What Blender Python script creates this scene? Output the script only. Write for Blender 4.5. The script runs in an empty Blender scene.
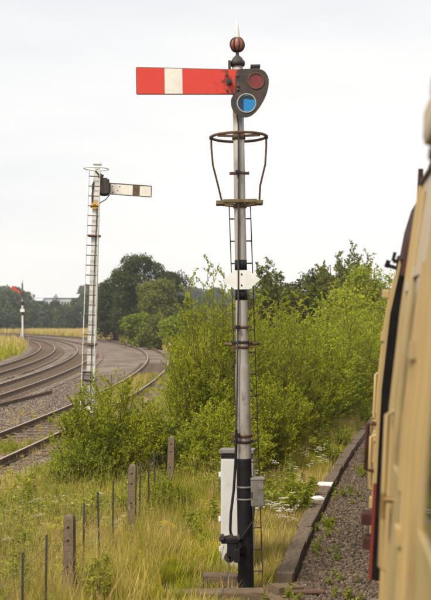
import bpy, bmesh, math, random
import numpy as np
from mathutils import Vector, Matrix, Euler

R = math.radians
scene = bpy.context.scene
COL = scene.collection

# ------------------------------------------------------------------ camera
CAM = Vector((0, 0, 2.93))
cd = bpy.data.cameras.new('camera'); cam = bpy.data.objects.new('camera', cd); COL.objects.link(cam)
cam.location = CAM
cam.rotation_euler = (R(90 + 1.09), 0, 0)
cd.sensor_fit = 'VERTICAL'; cd.sensor_height = 36; cd.sensor_width = 36; cd.lens = 63.0
cd.clip_start = 0.05; cd.clip_end = 8000
cd.dof.use_dof = True; cd.dof.focus_distance = 17.5; cd.dof.aperture_fstop = 2.6
scene.camera = cam

# ------------------------------------------------------------------ world: overcast sky
SUN_EL, SUN_AZ = 52, 215          # azimuth clockwise from +Y: behind the camera, to the left
w = bpy.data.worlds.new('World'); scene.world = w; w.use_nodes = True
nt = w.node_tree; nt.nodes.clear()
def N(nt, t, **kw):
    n = nt.nodes.new(t)
    for k, v in kw.items():
        if k.startswith('i_'):
            n.inputs[k[2:].replace('_', ' ')].default_value = v
        else:
            setattr(n, k, v)
    return n
sky = N(nt, 'ShaderNodeTexSky', sky_type='NISHITA', sun_disc=False)
sky.sun_elevation = R(SUN_EL); sky.sun_rotation = R(SUN_AZ); sky.dust_density = 3.0
sk_s = N(nt, 'ShaderNodeVectorMath', operation='SCALE'); sk_s.inputs['Scale'].default_value = 0.15
nt.links.new(sky.outputs[0], sk_s.inputs[0])
tc = N(nt, 'ShaderNodeTexCoord')
mp = N(nt, 'ShaderNodeMapping'); mp.inputs['Scale'].default_value = (0.9, 0.9, 4.2); mp.inputs['Location'].default_value = (0.3, 0.1, 0.62)
nz = N(nt, 'ShaderNodeTexNoise', i_Scale=1.3, i_Detail=4.0, i_Roughness=0.5)
cr = N(nt, 'ShaderNodeValToRGB')
cr.color_ramp.elements[0].position = 0.34; cr.color_ramp.elements[0].color = (0.605, 0.617, 0.633, 1)
cr.color_ramp.elements[1].position = 0.60; cr.color_ramp.elements[1].color = (0.79, 0.767, 0.73, 1)
mx = N(nt, 'ShaderNodeMix', data_type='RGBA'); mx.inputs[0].default_value = 0.93
bg = N(nt, 'ShaderNodeBackground', i_Strength=1.0); wo = N(nt, 'ShaderNodeOutputWorld')
nt.links.new(tc.outputs['Generated'], mp.inputs[0]); nt.links.new(mp.outputs[0], nz.inputs['Vector'])
nt.links.new(nz.outputs[0], cr.inputs[0]); nt.links.new(sk_s.outputs[0], mx.inputs[6]); nt.links.new(cr.outputs[0], mx.inputs[7])
nt.links.new(mx.outputs[2], bg.inputs[0]); nt.links.new(bg.outputs[0], wo.inputs[0])

# ------------------------------------------------------------------ sun behind thin cloud
sd = bpy.data.lights.new('sun', 'SUN'); sun = bpy.data.objects.new('sun', sd); COL.objects.link(sun)
sd.energy = 2.8; sd.angle = R(14); sd.color = (1.0, 0.91, 0.76)
az, el = R(SUN_AZ), R(SUN_EL)
to_sun = Vector((math.sin(az) * math.cos(el), math.cos(az) * math.cos(el), math.sin(el)))
sun.rotation_euler = (-to_sun).to_track_quat('-Z', 'Y').to_euler()
sun.location = to_sun * 60

vs = scene.view_settings
vs.view_transform = 'Standard'; vs.look = 'None'; vs.exposure = 0.52; vs.gamma = 1.0
vs.use_curve_mapping = False
scene.cycles.max_bounces = 5; scene.cycles.transparent_max_bounces = 8; scene.cycles.volume_bounces = 0
scene.cycles.use_adaptive_sampling = True; scene.cycles.adaptive_threshold = 0.02
scene.cycles.use_denoising = True

# ------------------------------------------------------------------ materials
def material(name, c1, c2=None, rough=0.8, scale=8.0, bump=0.0, bscale=None, metal=0.0, spec=0.4, detail=4, coords='Object', ramp=(0.35, 0.65), c3=None, s3=30, a3=(0.55, 0.7), stretch=(1, 1, 1)):
    m = bpy.data.materials.new(name); m.use_nodes = True
    t = m.node_tree; b = t.nodes['Principled BSDF']
    b.inputs['Roughness'].default_value = rough; b.inputs['Metallic'].default_value = metal
    b.inputs['Specular IOR Level'].default_value = spec
    tc = N(t, 'ShaderNodeTexCoord'); mpn = N(t, 'ShaderNodeMapping'); mpn.inputs['Scale'].default_value = stretch
    t.links.new(tc.outputs[coords], mpn.inputs[0])
    if c2 is None: c2 = tuple(c * 0.8 for c in c1)
    n = N(t, 'ShaderNodeTexNoise', i_Scale=scale, i_Detail=float(detail), i_Roughness=0.6)
    t.links.new(mpn.outputs[0], n.inputs['Vector'])
    r = N(t, 'ShaderNodeValToRGB')
    r.color_ramp.elements[0].position = ramp[0]; r.color_ramp.elements[0].color = (*c1, 1)
    r.color_ramp.elements[1].position = ramp[1]; r.color_ramp.elements[1].color = (*c2, 1)
    t.links.new(n.outputs[0], r.inputs[0]); out = r.outputs[0]
    if c3 is not None:
        n3 = N(t, 'ShaderNodeTexNoise', i_Scale=s3, i_Detail=5.0, i_Roughness=0.65)
        t.links.new(mpn.outputs[0], n3.inputs['Vector'])
        r3 = N(t, 'ShaderNodeMapRange'); r3.inputs[1].default_value = a3[0]; r3.inputs[2].default_value = a3[1]
        t.links.new(n3.outputs[0], r3.inputs[0])
        x = N(t, 'ShaderNodeMix', data_type='RGBA'); x.inputs[7].default_value = (*c3, 1)
        t.links.new(r3.outputs[0], x.inputs[0]); t.links.new(out, x.inputs[6]); out = x.outputs[2]
    t.links.new(out, b.inputs['Base Color'])
    if bump:
        nb = N(t, 'ShaderNodeTexNoise', i_Scale=bscale or scale * 3, i_Detail=4.0)
        t.links.new(tc.outputs[coords], nb.inputs['Vector'])
        bn = N(t, 'ShaderNodeBump', i_Strength=bump, i_Distance=0.02)
        t.links.new(nb.outputs[0], bn.inputs['Height']); t.links.new(bn.outputs[0], b.inputs['Normal'])
    return m

def leaf_material(name, cols, trans=0.35, rough=0.6, spec=0.12, vary=.15):
    """foliage: colour differs from leaf to leaf, light passes through"""
    m = bpy.data.materials.new(name); m.use_nodes = True
    t = m.node_tree; b = t.nodes['Principled BSDF']; o = t.nodes['Material Output']
    b.inputs['Roughness'].default_value = rough; b.inputs['Specular IOR Level'].default_value = spec
    g = N(t, 'ShaderNodeNewGeometry'); oi = N(t, 'ShaderNodeObjectInfo')
    tc = N(t, 'ShaderNodeTexCoord'); n = N(t, 'ShaderNodeTexNoise', i_Scale=1.1, i_Detail=2.0)
    t.links.new(g.outputs['Position'], n.inputs['Vector'])
    a = N(t, 'ShaderNodeMath', operation='MULTIPLY_ADD'); a.inputs[1].default_value = 0.55
    t.links.new(g.outputs['Random Per Island'], a.inputs[0])
    s = N(t, 'ShaderNodeMath', operation='MULTIPLY_ADD'); s.inputs[1].default_value = 0.9; s.inputs[2].default_value = -0.22
    t.links.new(n.outputs[0], s.inputs[0]); t.links.new(s.outputs[0], a.inputs[2])
    r = N(t, 'ShaderNodeValToRGB'); cr = r.color_ramp
    cr.elements[0].color = (*cols[0], 1); cr.elements[0].position = 0.1
    cr.elements[1].color = (*cols[-1], 1); cr.elements[1].position = 0.95
    for i, c in enumerate(cols[1:-1]):
        e = cr.elements.new(0.1 + 0.85 * (i + 1) / (len(cols) - 1)); e.color = (*c, 1)
    t.links.new(a.outputs[0], r.inputs[0])
    hs = N(t, 'ShaderNodeHueSaturation'); mr = N(t, 'ShaderNodeMapRange'); mr.inputs[3].default_value = 1 - vary; mr.inputs[4].default_value = 1 + vary
    t.links.new(oi.outputs['Random'], mr.inputs[0]); t.links.new(mr.outputs[0], hs.inputs['Value']); t.links.new(r.outputs[0], hs.inputs['Color'])
    t.links.new(hs.outputs[0], b.inputs['Base Color'])
    tr = N(t, 'ShaderNodeBsdfTranslucent'); t.links.new(hs.outputs[0], tr.inputs[0])
    mxs = N(t, 'ShaderNodeMixShader'); mxs.inputs[0].default_value = trans
    t.links.new(b.outputs[0], mxs.inputs[1]); t.links.new(tr.outputs[0], mxs.inputs[2]); t.links.new(mxs.outputs[0], o.inputs[0])
    return m

def glass_tint(name, col, gl=0.06):
    m = bpy.data.materials.new(name); m.use_nodes = True
    t = m.node_tree; t.nodes.clear(); o = N(t, 'ShaderNodeOutputMaterial')
    tr = N(t, 'ShaderNodeBsdfTransparent'); gg = N(t, 'ShaderNodeBsdfGlossy', i_Roughness=0.08); mxs = N(t, 'ShaderNodeMixShader')
    n = N(t, 'ShaderNodeTexNoise', i_Scale=14.0); r = N(t, 'ShaderNodeValToRGB')
    r.color_ramp.elements[0].position = 0.3; r.color_ramp.elements[0].color = (*(c * 0.8 for c in col), 1); r.color_ramp.elements[1].color = (*col, 1); r.color_ramp.elements[1].position = 0.6
    t.links.new(n.outputs[0], r.inputs[0]); t.links.new(r.outputs[0], tr.inputs[0])
    mxs.inputs[0].default_value = gl
    t.links.new(tr.outputs[0], mxs.inputs[1]); t.links.new(gg.outputs[0], mxs.inputs[2]); t.links.new(mxs.outputs[0], o.inputs[0])
    return m

M = {}
M['post'] = material('grey_white_post_paint', (0.45, 0.43, 0.40), (0.30, 0.28, 0.25), 0.65, 3.5, 0.15, 40, c3=(0.16, 0.12, 0.085), s3=8, a3=(0.54, 0.72), stretch=(1, 1, 0.35))
M['white'] = material('white_paint', (0.74, 0.73, 0.70), (0.62, 0.61, 0.57), 0.5, 5, 0.05, 30, c3=(0.34, 0.24, 0.16), s3=12, a3=(0.63, 0.74))
M['white_clean'] = material('plate_white_paint', (0.80, 0.80, 0.78), (0.70, 0.70, 0.67), 0.45, 7, 0.03, 30, c3=(0.36, 0.27, 0.2), s3=26, a3=(0.66, 0.75))
M['black'] = material('black_paint', (0.009, 0.009, 0.013), (0.016, 0.015, 0.017), 0.55, 9, 0.1, 40, c3=(0.05, 0.038, 0.03), s3=10, a3=(0.6, 0.76), spec=0.25)
M['iron'] = material('dark_iron', (0.032, 0.027, 0.026), (0.060, 0.045, 0.038), 0.6, 14, 0.2, 40, c3=(0.13, 0.065, 0.035), s3=16, a3=(0.56, 0.7))
M['rust'] = material('rusty_iron', (0.09, 0.05, 0.032), (0.15, 0.085, 0.05), 0.8, 12, 0.25, 50)
M['red'] = material('arm_red_enamel', (0.66, 0.052, 0.034), (0.60, 0.047, 0.030), 0.35, 4, 0.03, 30, c3=(0.22, 0.03, 0.02), s3=9, a3=(0.60, 0.75))
M['scorch'] = material('rusted_red_enamel', (0.64, 0.050, 0.032), (0.11, 0.035, 0.022), 0.4, 11, 0.05, 30, ramp=(0.47, 0.64))
M['armwhite'] = material('arm_white_enamel', (0.80, 0.77, 0.70), (0.70, 0.66, 0.58), 0.4, 8, 0.03, 30)
M['pink'] = material('faded_red_ball', (0.46, 0.18, 0.14), (0.26, 0.07, 0.05), 0.55, 14, 0.1, 40)
M['brownband'] = material('brown_band', (0.13, 0.075, 0.045), (0.08, 0.05, 0.035), 0.6, 9)
M['yellow'] = material('yellow_enamel', (0.62, 0.36, 0.03), (0.5, 0.27, 0.03), 0.5, 8, c3=(0.2, 0.1, 0.03), s3=12)
M['timber'] = material('weathered_timber', (0.11, 0.075, 0.044), (0.19, 0.135, 0.085), 0.9, 6, 0.4, 40, stretch=(1, 6, 6))
M['sleeper'] = material('old_sleeper_timber', (0.08, 0.054, 0.036), (0.16, 0.112, 0.076), 0.95, 5, 0.4, 40, stretch=(1, 6, 6))
M['platform'] = material('mossy_timber', (0.12, 0.095, 0.045), (0.20, 0.15, 0.08), 0.9, 8, 0.3, 40)
M['rail'] = material('rusty_rail', (0.085, 0.048, 0.029), (0.13, 0.075, 0.046), 0.7, 3, 0.1, 30)
M['railhead'] = material('rail_head', (0.44, 0.34, 0.25), (0.34, 0.25, 0.175), 0.45, 2, metal=0.3)
M['cabinet'] = material('grey_white_cabinet', (0.64, 0.64, 0.63), (0.56, 0.56, 0.55), 0.5, 3, 0.03, 20, c3=(0.40, 0.37, 0.32), s3=6, a3=(0.6, 0.8))
M['box'] = material('grey_metal_box', (0.20, 0.19, 0.17), (0.13, 0.12, 0.10), 0.55, 8, 0.1, 30)
M['concrete'] = material('post_concrete', (0.20, 0.148, 0.10), (0.13, 0.095, 0.062), 0.95, 9, 0.5, 60, c3=(0.10, 0.09, 0.06), s3=14)
M['kerb'] = material('kerb_stone', (0.19, 0.140, 0.095), (0.115, 0.083, 0.056), 0.95, 5, 0.5, 40, c3=(0.075, 0.065, 0.05), s3=9, a3=(0.5, 0.7), coords='Generated')
M['steel'] = material('galvanised_stake', (0.10, 0.095, 0.09), (0.07, 0.058, 0.05), 0.5, 6, metal=0.4)
M['cream'] = material('cream_coach_paint', (0.48, 0.355, 0.165), (0.40, 0.29, 0.13), 0.42, 1.6, 0.01, 8, c3=(0.23, 0.16, 0.075), s3=2.6, a3=(0.52, 0.76), stretch=(2.5, 1, 0.5), spec=0.5)
M['crimson'] = material('crimson_coach_paint', (0.24, 0.035, 0.022), (0.17, 0.03, 0.02), 0.4, 3, spec=0.5)
M['roof'] = material('coach_roof', (0.055, 0.040, 0.034), (0.09, 0.06, 0.05), 0.7, 4, 0.05, 20)
M['under'] = material('underframe_black', (0.035, 0.026, 0.022), (0.06, 0.042, 0.032), 0.8, 6, 0.1, 30)
M['brass'] = material('dull_brass', (0.42, 0.31, 0.13), (0.3, 0.2, 0.09), 0.4, 10, metal=0.7)
M['maroon_iron'] = material('maroon_brown_iron', (0.045, 0.018, 0.014), (0.07, 0.028, 0.02), 0.8, 9, spec=.2)
M['bellows'] = material('gangway_bellows', (0.008, 0.007, 0.007), (0.014, 0.012, 0.011), 0.9, 9, spec=0.1)
M['glass'] = material('window_glass', (0.02, 0.022, 0.022), (0.03, 0.03, 0.028), 0.05, 3, spec=0.7)
M['redlens'] = material('dark_red_lens', (0.22, 0.022, 0.014), (0.14, 0.016, 0.012), 0.2, 10, spec=0.6)
M['bluelens'] = glass_tint('blue_lens_glass', (0.05, 0.53, 0.80))
M['bark'] = material('bark', (0.07, 0.05, 0.035), (0.12, 0.09, 0.065), 0.9, 12, 0.4, 50)
M['stem'] = material('shrub_stem', (0.08, 0.055, 0.03), (0.12, 0.09, 0.05), 0.8, 12)
M['roofwhite'] = material('pale_roof_sheet', (0.52, 0.54, 0.57), (0.44, 0.46, 0.49), 0.5, 0.3)
M['bluewall'] = material('blue_cladding', (0.10, 0.20, 0.40), (0.14, 0.25, 0.45), 0.5, 0.3)
M['stone'] = material('ballast_stone', (0.20, 0.165, 0.135), (0.12, 0.095, 0.08), 0.95, 1, 0.3, 30)
# tint stones one by one
def per_instance(m, cols):
    t = m.node_tree; b = t.nodes['Principled BSDF']; oi = N(t, 'ShaderNodeObjectInfo'); r = N(t, 'ShaderNodeValToRGB')
    r.color_ramp.elements[0].color = (*cols[0], 1); r.color_ramp.elements[1].color = (*cols[-1], 1)
    for i, c in enumerate(cols[1:-1]):
        e = r.color_ramp.elements.new((i + 1) / (len(cols) - 1)); e.color = (*c, 1)
    t.links.new(oi.outputs['Random'], r.inputs[0]); t.links.new(r.outputs[0], b.inputs['Base Color'])
per_instance(M['stone'], [(0.045, 0.030, 0.021), (0.095, 0.066, 0.044), (0.14, 0.098, 0.066), (0.12, 0.088, 0.062), (0.24, 0.18, 0.125)])
M['stone_pink'] = material('pinkish_ballast_stone', (0.2, 0.16, 0.14), rough=0.95, bump=0.3)
per_instance(M['stone_pink'], [(0.08, 0.058, 0.045), (0.16, 0.121, 0.096), (0.23, 0.178, 0.145), (0.19, 0.148, 0.12), (0.36, 0.295, 0.25)])

M['birch'] = leaf_material('birch_leaf', [(0.1477, 0.2039, 0.0143), (0.2816, 0.3311, 0.0201), (0.4025, 0.4279, 0.0258), (0.5903, 0.5477, 0.0431)], 0.40)
M['sallow'] = leaf_material('sallow_leaf', [(0.1255, 0.1715, 0.0161), (0.2209, 0.2669, 0.0214), (0.3138, 0.3457, 0.0295), (0.477, 0.4527, 0.0469)], 0.36)
M['oak'] = leaf_material('dark_tree_leaf', [(0.0315, 0.042, 0.012), (0.0504, 0.066, 0.0164), (0.0756, 0.09, 0.021), (0.1103, 0.12, 0.03)], 0.25)
M['willow'] = leaf_material('willow_leaf', [(0.0868, 0.1034, 0.0182), (0.1387, 0.1569, 0.0259), (0.1928, 0.205, 0.0363), (0.2506, 0.2495, 0.0454)], 0.3)
M['limebush'] = leaf_material('lime_bush_leaf', [(0.1083, 0.1462, 0.0104), (0.1625, 0.2063, 0.0146), (0.2347, 0.2751, 0.0209), (0.3069, 0.3266, 0.0314)], 0.3)
M['farleaf_hazed'] = leaf_material('far_wood_leaf_hazed', [(0.0407, 0.0594, 0.0277), (0.0609, 0.0857, 0.0357), (0.0843, 0.1123, 0.0435), (0.1234, 0.1517, 0.0594)], 0.2, vary=.42)  # lighter, bluer tones: part of the distance haze is put into the leaf colour
M['straw'] = leaf_material('straw_grass', [(0.2496, 0.246, 0.0545), (0.4536, 0.3743, 0.1116), (0.6805, 0.5026, 0.1857), (0.9529, 0.7274, 0.3466)], 0.35)
M['green'] = leaf_material('green_grass', [(0.2031, 0.2436, 0.0188), (0.3192, 0.3335, 0.0249), (0.4643, 0.4232, 0.0344), (0.6964, 0.5513, 0.0781)], 0.35)
M['weed'] = leaf_material('weed_leaf', [(0.1258, 0.1798, 0.0159), (0.2136, 0.2584, 0.021), (0.3268, 0.3483, 0.0289), (0.4776, 0.4493, 0.0461)], 0.35)
M['petal'] = leaf_material('flower_petal', [(0.55, 0.55, 0.46), (0.68, 0.67, 0.58), (0.76, 0.75, 0.68), (0.8, 0.8, 0.75)], 0.3)
M['petal_y'] = leaf_material('yellow_petal', [(0.40, 0.30, 0.02), (0.5, 0.40, 0.03), (0.55, 0.42, 0.04), (0.6, 0.5, 0.06)], 0.3)

def ground_material():
    m = bpy.data.materials.new('meadow_ground'); m.use_nodes = True
    t = m.node_tree; b = t.nodes['Principled BSDF']; b.inputs['Roughness'].default_value = 0.95; b.inputs['Specular IOR Level'].default_value = 0.1
    tc = N(t, 'ShaderNodeTexCoord')
    n1 = N(t, 'ShaderNodeTexNoise', i_Scale=0.35, i_Detail=8.0, i_Roughness=0.7); n2 = N(t, 'ShaderNodeTexNoise', i_Scale=9.0, i_Detail=6.0, i_Roughness=0.7)
    for n in (n1, n2): t.links.new(tc.outputs['Object'], n.inputs['Vector'])
    r = N(t, 'ShaderNodeValToRGB'); e = r.color_ramp.elements
    e[0].position = 0.36; e[0].color = (0.075, 0.085, 0.018, 1); e[1].position = 0.64; e[1].color = (0.25, 0.20, 0.07, 1)
    q = r.color_ramp.elements.new(0.5); q.color = (0.13, 0.125, 0.03, 1)
    t.links.new(n1.outputs[0], r.inputs[0])
    r2 = N(t, 'ShaderNodeMapRange'); r2.inputs[1].default_value = 0.3; r2.inputs[2].default_value = 0.7; r2.inputs[3].default_value = 0.55; r2.inputs[4].default_value = 1.2
    t.links.new(n2.outputs[0], r2.inputs[0])
    x = N(t, 'ShaderNodeMix', data_type='RGBA', blend_type='MULTIPLY'); x.inputs[0].default_value = 1
    t.links.new(r.outputs[0], x.inputs[6]); t.links.new(r2.outputs[0], x.inputs[7]); t.links.new(x.outputs[2], b.inputs['Base Color'])
    bn = N(t, 'ShaderNodeBump', i_Strength=0.8, i_Distance=0.08); t.links.new(n2.outputs[0], bn.inputs['Height']); t.links.new(bn.outputs[0], b.inputs['Normal'])
    return m
M['ground'] = ground_material()

def ballast_material(name, cols, weeds=0.0):
    m = bpy.data.materials.new(name); m.use_nodes = True
    t = m.node_tree; b = t.nodes['Principled BSDF']; b.inputs['Roughness'].default_value = 0.95; b.inputs['Specular IOR Level'].default_value = 0.15
    tc = N(t, 'ShaderNodeTexCoord')
    v = N(t, 'ShaderNodeTexVoronoi', i_Scale=19.0); n = N(t, 'ShaderNodeTexNoise', i_Scale=0.5, i_Detail=7.0, i_Roughness=0.65)
    t.links.new(tc.outputs['Object'], v.inputs['Vector']); t.links.new(tc.outputs['Object'], n.inputs['Vector'])
    sp = N(t, 'ShaderNodeSeparateColor'); t.links.new(v.outputs['Color'], sp.inputs[0])
    r = N(t, 'ShaderNodeValToRGB')
    r.color_ramp.elements[0].color = (*cols[0], 1); r.color_ramp.elements[1].color = (*cols[2], 1)
    q = r.color_ramp.elements.new(0.55); q.color = (*cols[1], 1)
    t.links.new(sp.outputs[0], r.inputs[0])
    mr = N(t, 'ShaderNodeMapRange'); mr.inputs[1].default_value = 0.3; mr.inputs[2].default_value = 0.7; mr.inputs[3].default_value = 0.5; mr.inputs[4].default_value = 1.35
    t.links.new(n.outputs[0], mr.inputs[0])
    x = N(t, 'ShaderNodeMix', data_type='RGBA', blend_type='MULTIPLY'); x.inputs[0].default_value = 1
    t.links.new(r.outputs[0], x.inputs[6]); t.links.new(mr.outputs[0], x.inputs[7]); out = x.outputs[2]
    n5 = N(t, 'ShaderNodeTexNoise', i_Scale=5.0, i_Detail=6.0, i_Roughness=0.8); t.links.new(tc.outputs['Object'], n5.inputs['Vector'])
    m5 = N(t, 'ShaderNodeMapRange'); m5.inputs[1].default_value = 0.3; m5.inputs[2].default_value = 0.7; m5.inputs[3].default_value = 0.45; m5.inputs[4].default_value = 1.5
    t.links.new(n5.outputs[0], m5.inputs[0])
    x5 = N(t, 'ShaderNodeMix', data_type='RGBA', blend_type='MULTIPLY'); x5.inputs[0].default_value = 1
    t.links.new(out, x5.inputs[6]); t.links.new(m5.outputs[0], x5.inputs[7]); out = x5.outputs[2]
    n6 = N(t, 'ShaderNodeTexNoise', i_Scale=0.22, i_Detail=5.0, i_Roughness=0.7); t.links.new(tc.outputs['Object'], n6.inputs['Vector'])
    m6 = N(t, 'ShaderNodeMapRange'); m6.inputs[1].default_value = 0.5; m6.inputs[2].default_value = 0.66; m6.inputs[4].default_value = 0.7
    t.links.new(n6.outputs[0], m6.inputs[0])
    x6 = N(t, 'ShaderNodeMix', data_type='RGBA', blend_type='MULTIPLY'); x6.inputs[7].default_value = (0.80, 0.68, 0.58, 1)
    t.links.new(m6.outputs[0], x6.inputs[0]); t.links.new(out, x6.inputs[6]); out = x6.outputs[2]
    if weeds:
        n4 = N(t, 'ShaderNodeTexNoise', i_Scale=0.8, i_Detail=6.0, i_Roughness=0.7); t.links.new(tc.outputs['Object'], n4.inputs['Vector'])
        m4 = N(t, 'ShaderNodeMapRange'); m4.inputs[1].default_value = 0.58; m4.inputs[2].default_value = 0.7; m4.inputs[4].default_value = weeds
        t.links.new(n4.outputs[0], m4.inputs[0])
        y = N(t, 'ShaderNodeMix', data_type='RGBA'); y.inputs[7].default_value = (0.14, 0.13, 0.04, 1)
        t.links.new(m4.outputs[0], y.inputs[0]); t.links.new(out, y.inputs[6]); out = y.outputs[2]
    t.links.new(out, b.inputs['Base Color'])
    bn = N(t, 'ShaderNodeBump', i_Strength=0.9, i_Distance=0.03); t.links.new(v.outputs['Distance'], bn.inputs['Height']); bn.invert = True
    t.links.new(bn.outputs[0], b.inputs['Normal'])
    return m
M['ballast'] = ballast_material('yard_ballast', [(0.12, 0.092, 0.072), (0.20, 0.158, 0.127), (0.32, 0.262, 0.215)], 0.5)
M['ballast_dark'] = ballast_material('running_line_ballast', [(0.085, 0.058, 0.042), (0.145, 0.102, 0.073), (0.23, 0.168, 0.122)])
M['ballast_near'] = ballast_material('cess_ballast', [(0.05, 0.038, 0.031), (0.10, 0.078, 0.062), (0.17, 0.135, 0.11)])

# ------------------------------------------------------------------ object helpers
def tag(o, label=None, cat=None, group=None, kind=None):
    if label: o['label'] = label
    if cat: o['category'] = cat
    if group: o['group'] = group
    if kind: o['kind'] = kind
    return o
def empty(name, loc=(0, 0, 0), rot=(0, 0, 0)):
    o = bpy.data.objects.new(name, None); COL.objects.link(o); o.location = loc; o.rotation_euler = rot; o.empty_display_size = 0.2
    return o
def link_mesh(name, me, mat, parent=None):
    o = bpy.data.objects.new(name, me); COL.objects.link(o)
    if mat is not None: me.materials.append(mat)
    if parent is not None: o.parent = parent
    return o

class MB:
    """collects shapes, then becomes one mesh object"""
    def __init__(s): s.v = []; s.f = []; s.sm = []
    def add(s, vs, fs, smooth=False):
        o = len(s.v); s.v += [tuple(p) for p in vs]; s.f += [tuple(i + o for i in f) for f in fs]; s.sm += [smooth] * len(fs); return s
    def box(s, c, d, rot=None, ch=0.0):
        x, y, z = (k / 2 for k in d); c = Vector(c)
        if ch:   # chamfered box
            bm = bmesh.new(); bmesh.ops.create_cube(bm, size=1)
            for v in bm.verts: v.co = Vector((v.co.x * d[0], v.co.y * d[1], v.co.z * d[2]))
            bmesh.ops.bevel(bm, geom=list(bm.edges), offset=ch, segments=2, affect='EDGES', profile=0.6)
            bm.verts.index_update()
            vs = [v.co.copy() for v in bm.verts]; fs = [[v.index for v in f.verts] for f in bm.faces]; bm.free()
        else:
            vs = [Vector((a, b, e)) for a in (-x, x) for b in (-y, y) for e in (-z, z)]
            fs = [(0, 1, 3, 2), (4, 6, 7, 5), (0, 4, 5, 1), (2, 3, 7, 6), (0, 2, 6, 4), (1, 5, 7, 3)]
        if rot is not None:
            mt = Euler(rot).to_matrix(); vs = [mt @ p for p in vs]
        return s.add([p + c for p in vs], fs)
    def tube(s, pts, r, n=10, caps=True):
        pts = [Vector(p) for p in pts]; rs = r if isinstance(r, (list, tuple)) else [r] * len(pts)
        vs = []; prev = None
        for i, p in enumerate(pts):
            t = (pts[min(i + 1, len(pts) - 1)] - pts[max(i - 1, 0)]).normalized()
            if prev is None:
                u = t.orthogonal().normalized()
            else:
                u = (prev - t * prev.dot(t)).normalized()
            prev = u; b = t.cross(u)
            for k in range(n):
                a = 2 * math.pi * k / n; vs.append(p + (u * math.cos(a) + b * math.sin(a)) * rs[i])
        fs = [(i * n + k, i * n + (k + 1) % n, (i + 1) * n + (k + 1) % n, (i + 1) * n + k) for i in range(len(pts) - 1) for k in range(n)]
        s.add(vs, fs, True)
        if caps:
            L = (len(pts) - 1) * n
            s.add(vs[:n], [tuple(reversed(range(n)))]); s.add(vs[L:], [tuple(range(n))])
        return s
    def lathe(s, prof, c=(0, 0, 0), n=20):
        c = Vector(c); vs = []
        for r, z in prof:
            for k in range(n):
                a = 2 * math.pi * k / n; vs.append(c + Vector((r * math.cos(a), r * math.sin(a), z)))
        fs = [(i * n + k, i * n + (k + 1) % n, (i + 1) * n + (k + 1) % n, (i + 1) * n + k) for i in range(len(prof) - 1) for k in range(n)]
        return s.add(vs, fs, True)
    def prism(s, outline, y0, y1, smooth=False):
        """outline of (x, z) points extruded from y0 to y1"""
        n = len(outline)
        vs = [(x, y0, z) for x, z in outline] + [(x, y1, z) for x, z in outline]
        fs = [tuple(range(n)), tuple(reversed(range(n, 2 * n)))]
        s.add(vs, fs); s.add(vs, [((i + 1) % n, i, n + i, n + (i + 1) % n) for i in range(n)], smooth)
        return s
    def disc(s, c, r, y0, y1, n=24):
        return s.prism([(c[0] + r * math.cos(2 * math.pi * k / n), c[1] + r * math.sin(2 * math.pi * k / n)) for k in range(n)], y0, y1, True)
    def ring(s, c, r, tr, n=32, m=8, a0=0, a1=2 * math.pi):
        """torus lying flat"""
        closed = abs(a1 - a0 - 2 * math.pi) < 1e-6
        pts = [(c[0] + r * math.cos(a0 + (a1 - a0) * k / n), c[1] + r * math.sin(a0 + (a1 - a0) * k / n), c[2]) for k in range(n + 1)]
        return s.tube(pts, tr, m, not closed)
    def build(s, name, mat, parent=None):
        me = bpy.data.meshes.new(name); me.from_pydata(s.v, [], s.f)
        me.polygons.foreach_set('use_smooth', s.sm)
        bm = bmesh.new(); bm.from_mesh(me); bmesh.ops.recalc_face_normals(bm, faces=bm.faces[:]); bm.to_mesh(me); bm.free()
        me.update(); return link_mesh(name, me, mat, parent)

def part(name, mat, parent, fn):
    b = MB(); fn(b); return b.build(name, mat, parent)

def np_mesh(name, V, F, smooth=False):
    """quick mesh from numpy arrays; F is (n, k)"""
    me = bpy.data.meshes.new(name); n, k = F.shape
    me.vertices.add(len(V)); me.vertices.foreach_set('co', np.ascontiguousarray(V, dtype=np.float32).ravel())
    me.loops.add(n * k); me.loops.foreach_set('vertex_index', np.ascontiguousarray(F, dtype=np.int32).ravel())
    me.polygons.add(n); me.polygons.foreach_set('loop_start', np.arange(0, n * k, k, dtype=np.int32)); 
    me.polygons.foreach_set('use_smooth', np.full(n, smooth))
    me.update(calc_edges=True); me.validate(); return me

# ------------------------------------------------------------------ layout of the place (metres)
def kerb_x(d): return 0.85 + 0.174 * (d - 12.86) + 0.00175 * ((d - 14) ** 2 - 1.3)
def kerb_slope(d): return 0.174 + 0.0035 * (d - 14)
LINES = {'siding': (-3.72, 57, 385), 'near_main': (-9.15, 48, 418), 'far_main': (-12.6, 46, 414)}   # apex x, apex y, radius
def line_x(k, d):
    x0, d0, r = LINES[k]; return x0 - (r - math.sqrt(max(r * r - (d - d0) ** 2, 1)))
def line_dir(k, d):
    x0, d0, r = LINES[k]; a = math.asin(max(-0.98, min(0.98, (d - d0) / r))); return (-math.sin(a), math.cos(a))

def ss(a, b, x): 
    t = np.clip((np.asarray(x, dtype=float) - a) / (b - a), 0, 1); return t * t * (3 - 2 * t)
def ground_z(x, y):
    x = np.asarray(x, dtype=float); y = np.asarray(y, dtype=float)
    kx = 0.85 + 0.174 * (y - 12.86) + 0.00175 * ((np.clip(y, -20, 60) - 14) ** 2 - 1.3)
    kx = np.where(y > 60, kx, kx)
    u = kx - x                                   # metres left of the kerb
    z = -0.30 + 0.02 * np.sin(x * 1.7) * np.cos(y * 1.3) + 0.0 * x
    z = z + 0.07 * ss(0.2, 0.9, u) - 0.06 * ss(1.4, 2.6, u)
    far = np.hypot(x, y)
    z = z + 11.0 * ss(300, 620, far)             # the wooded rise behind
    bank = np.where((y > 110), 1, 0) * 0
    return z + bank

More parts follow.
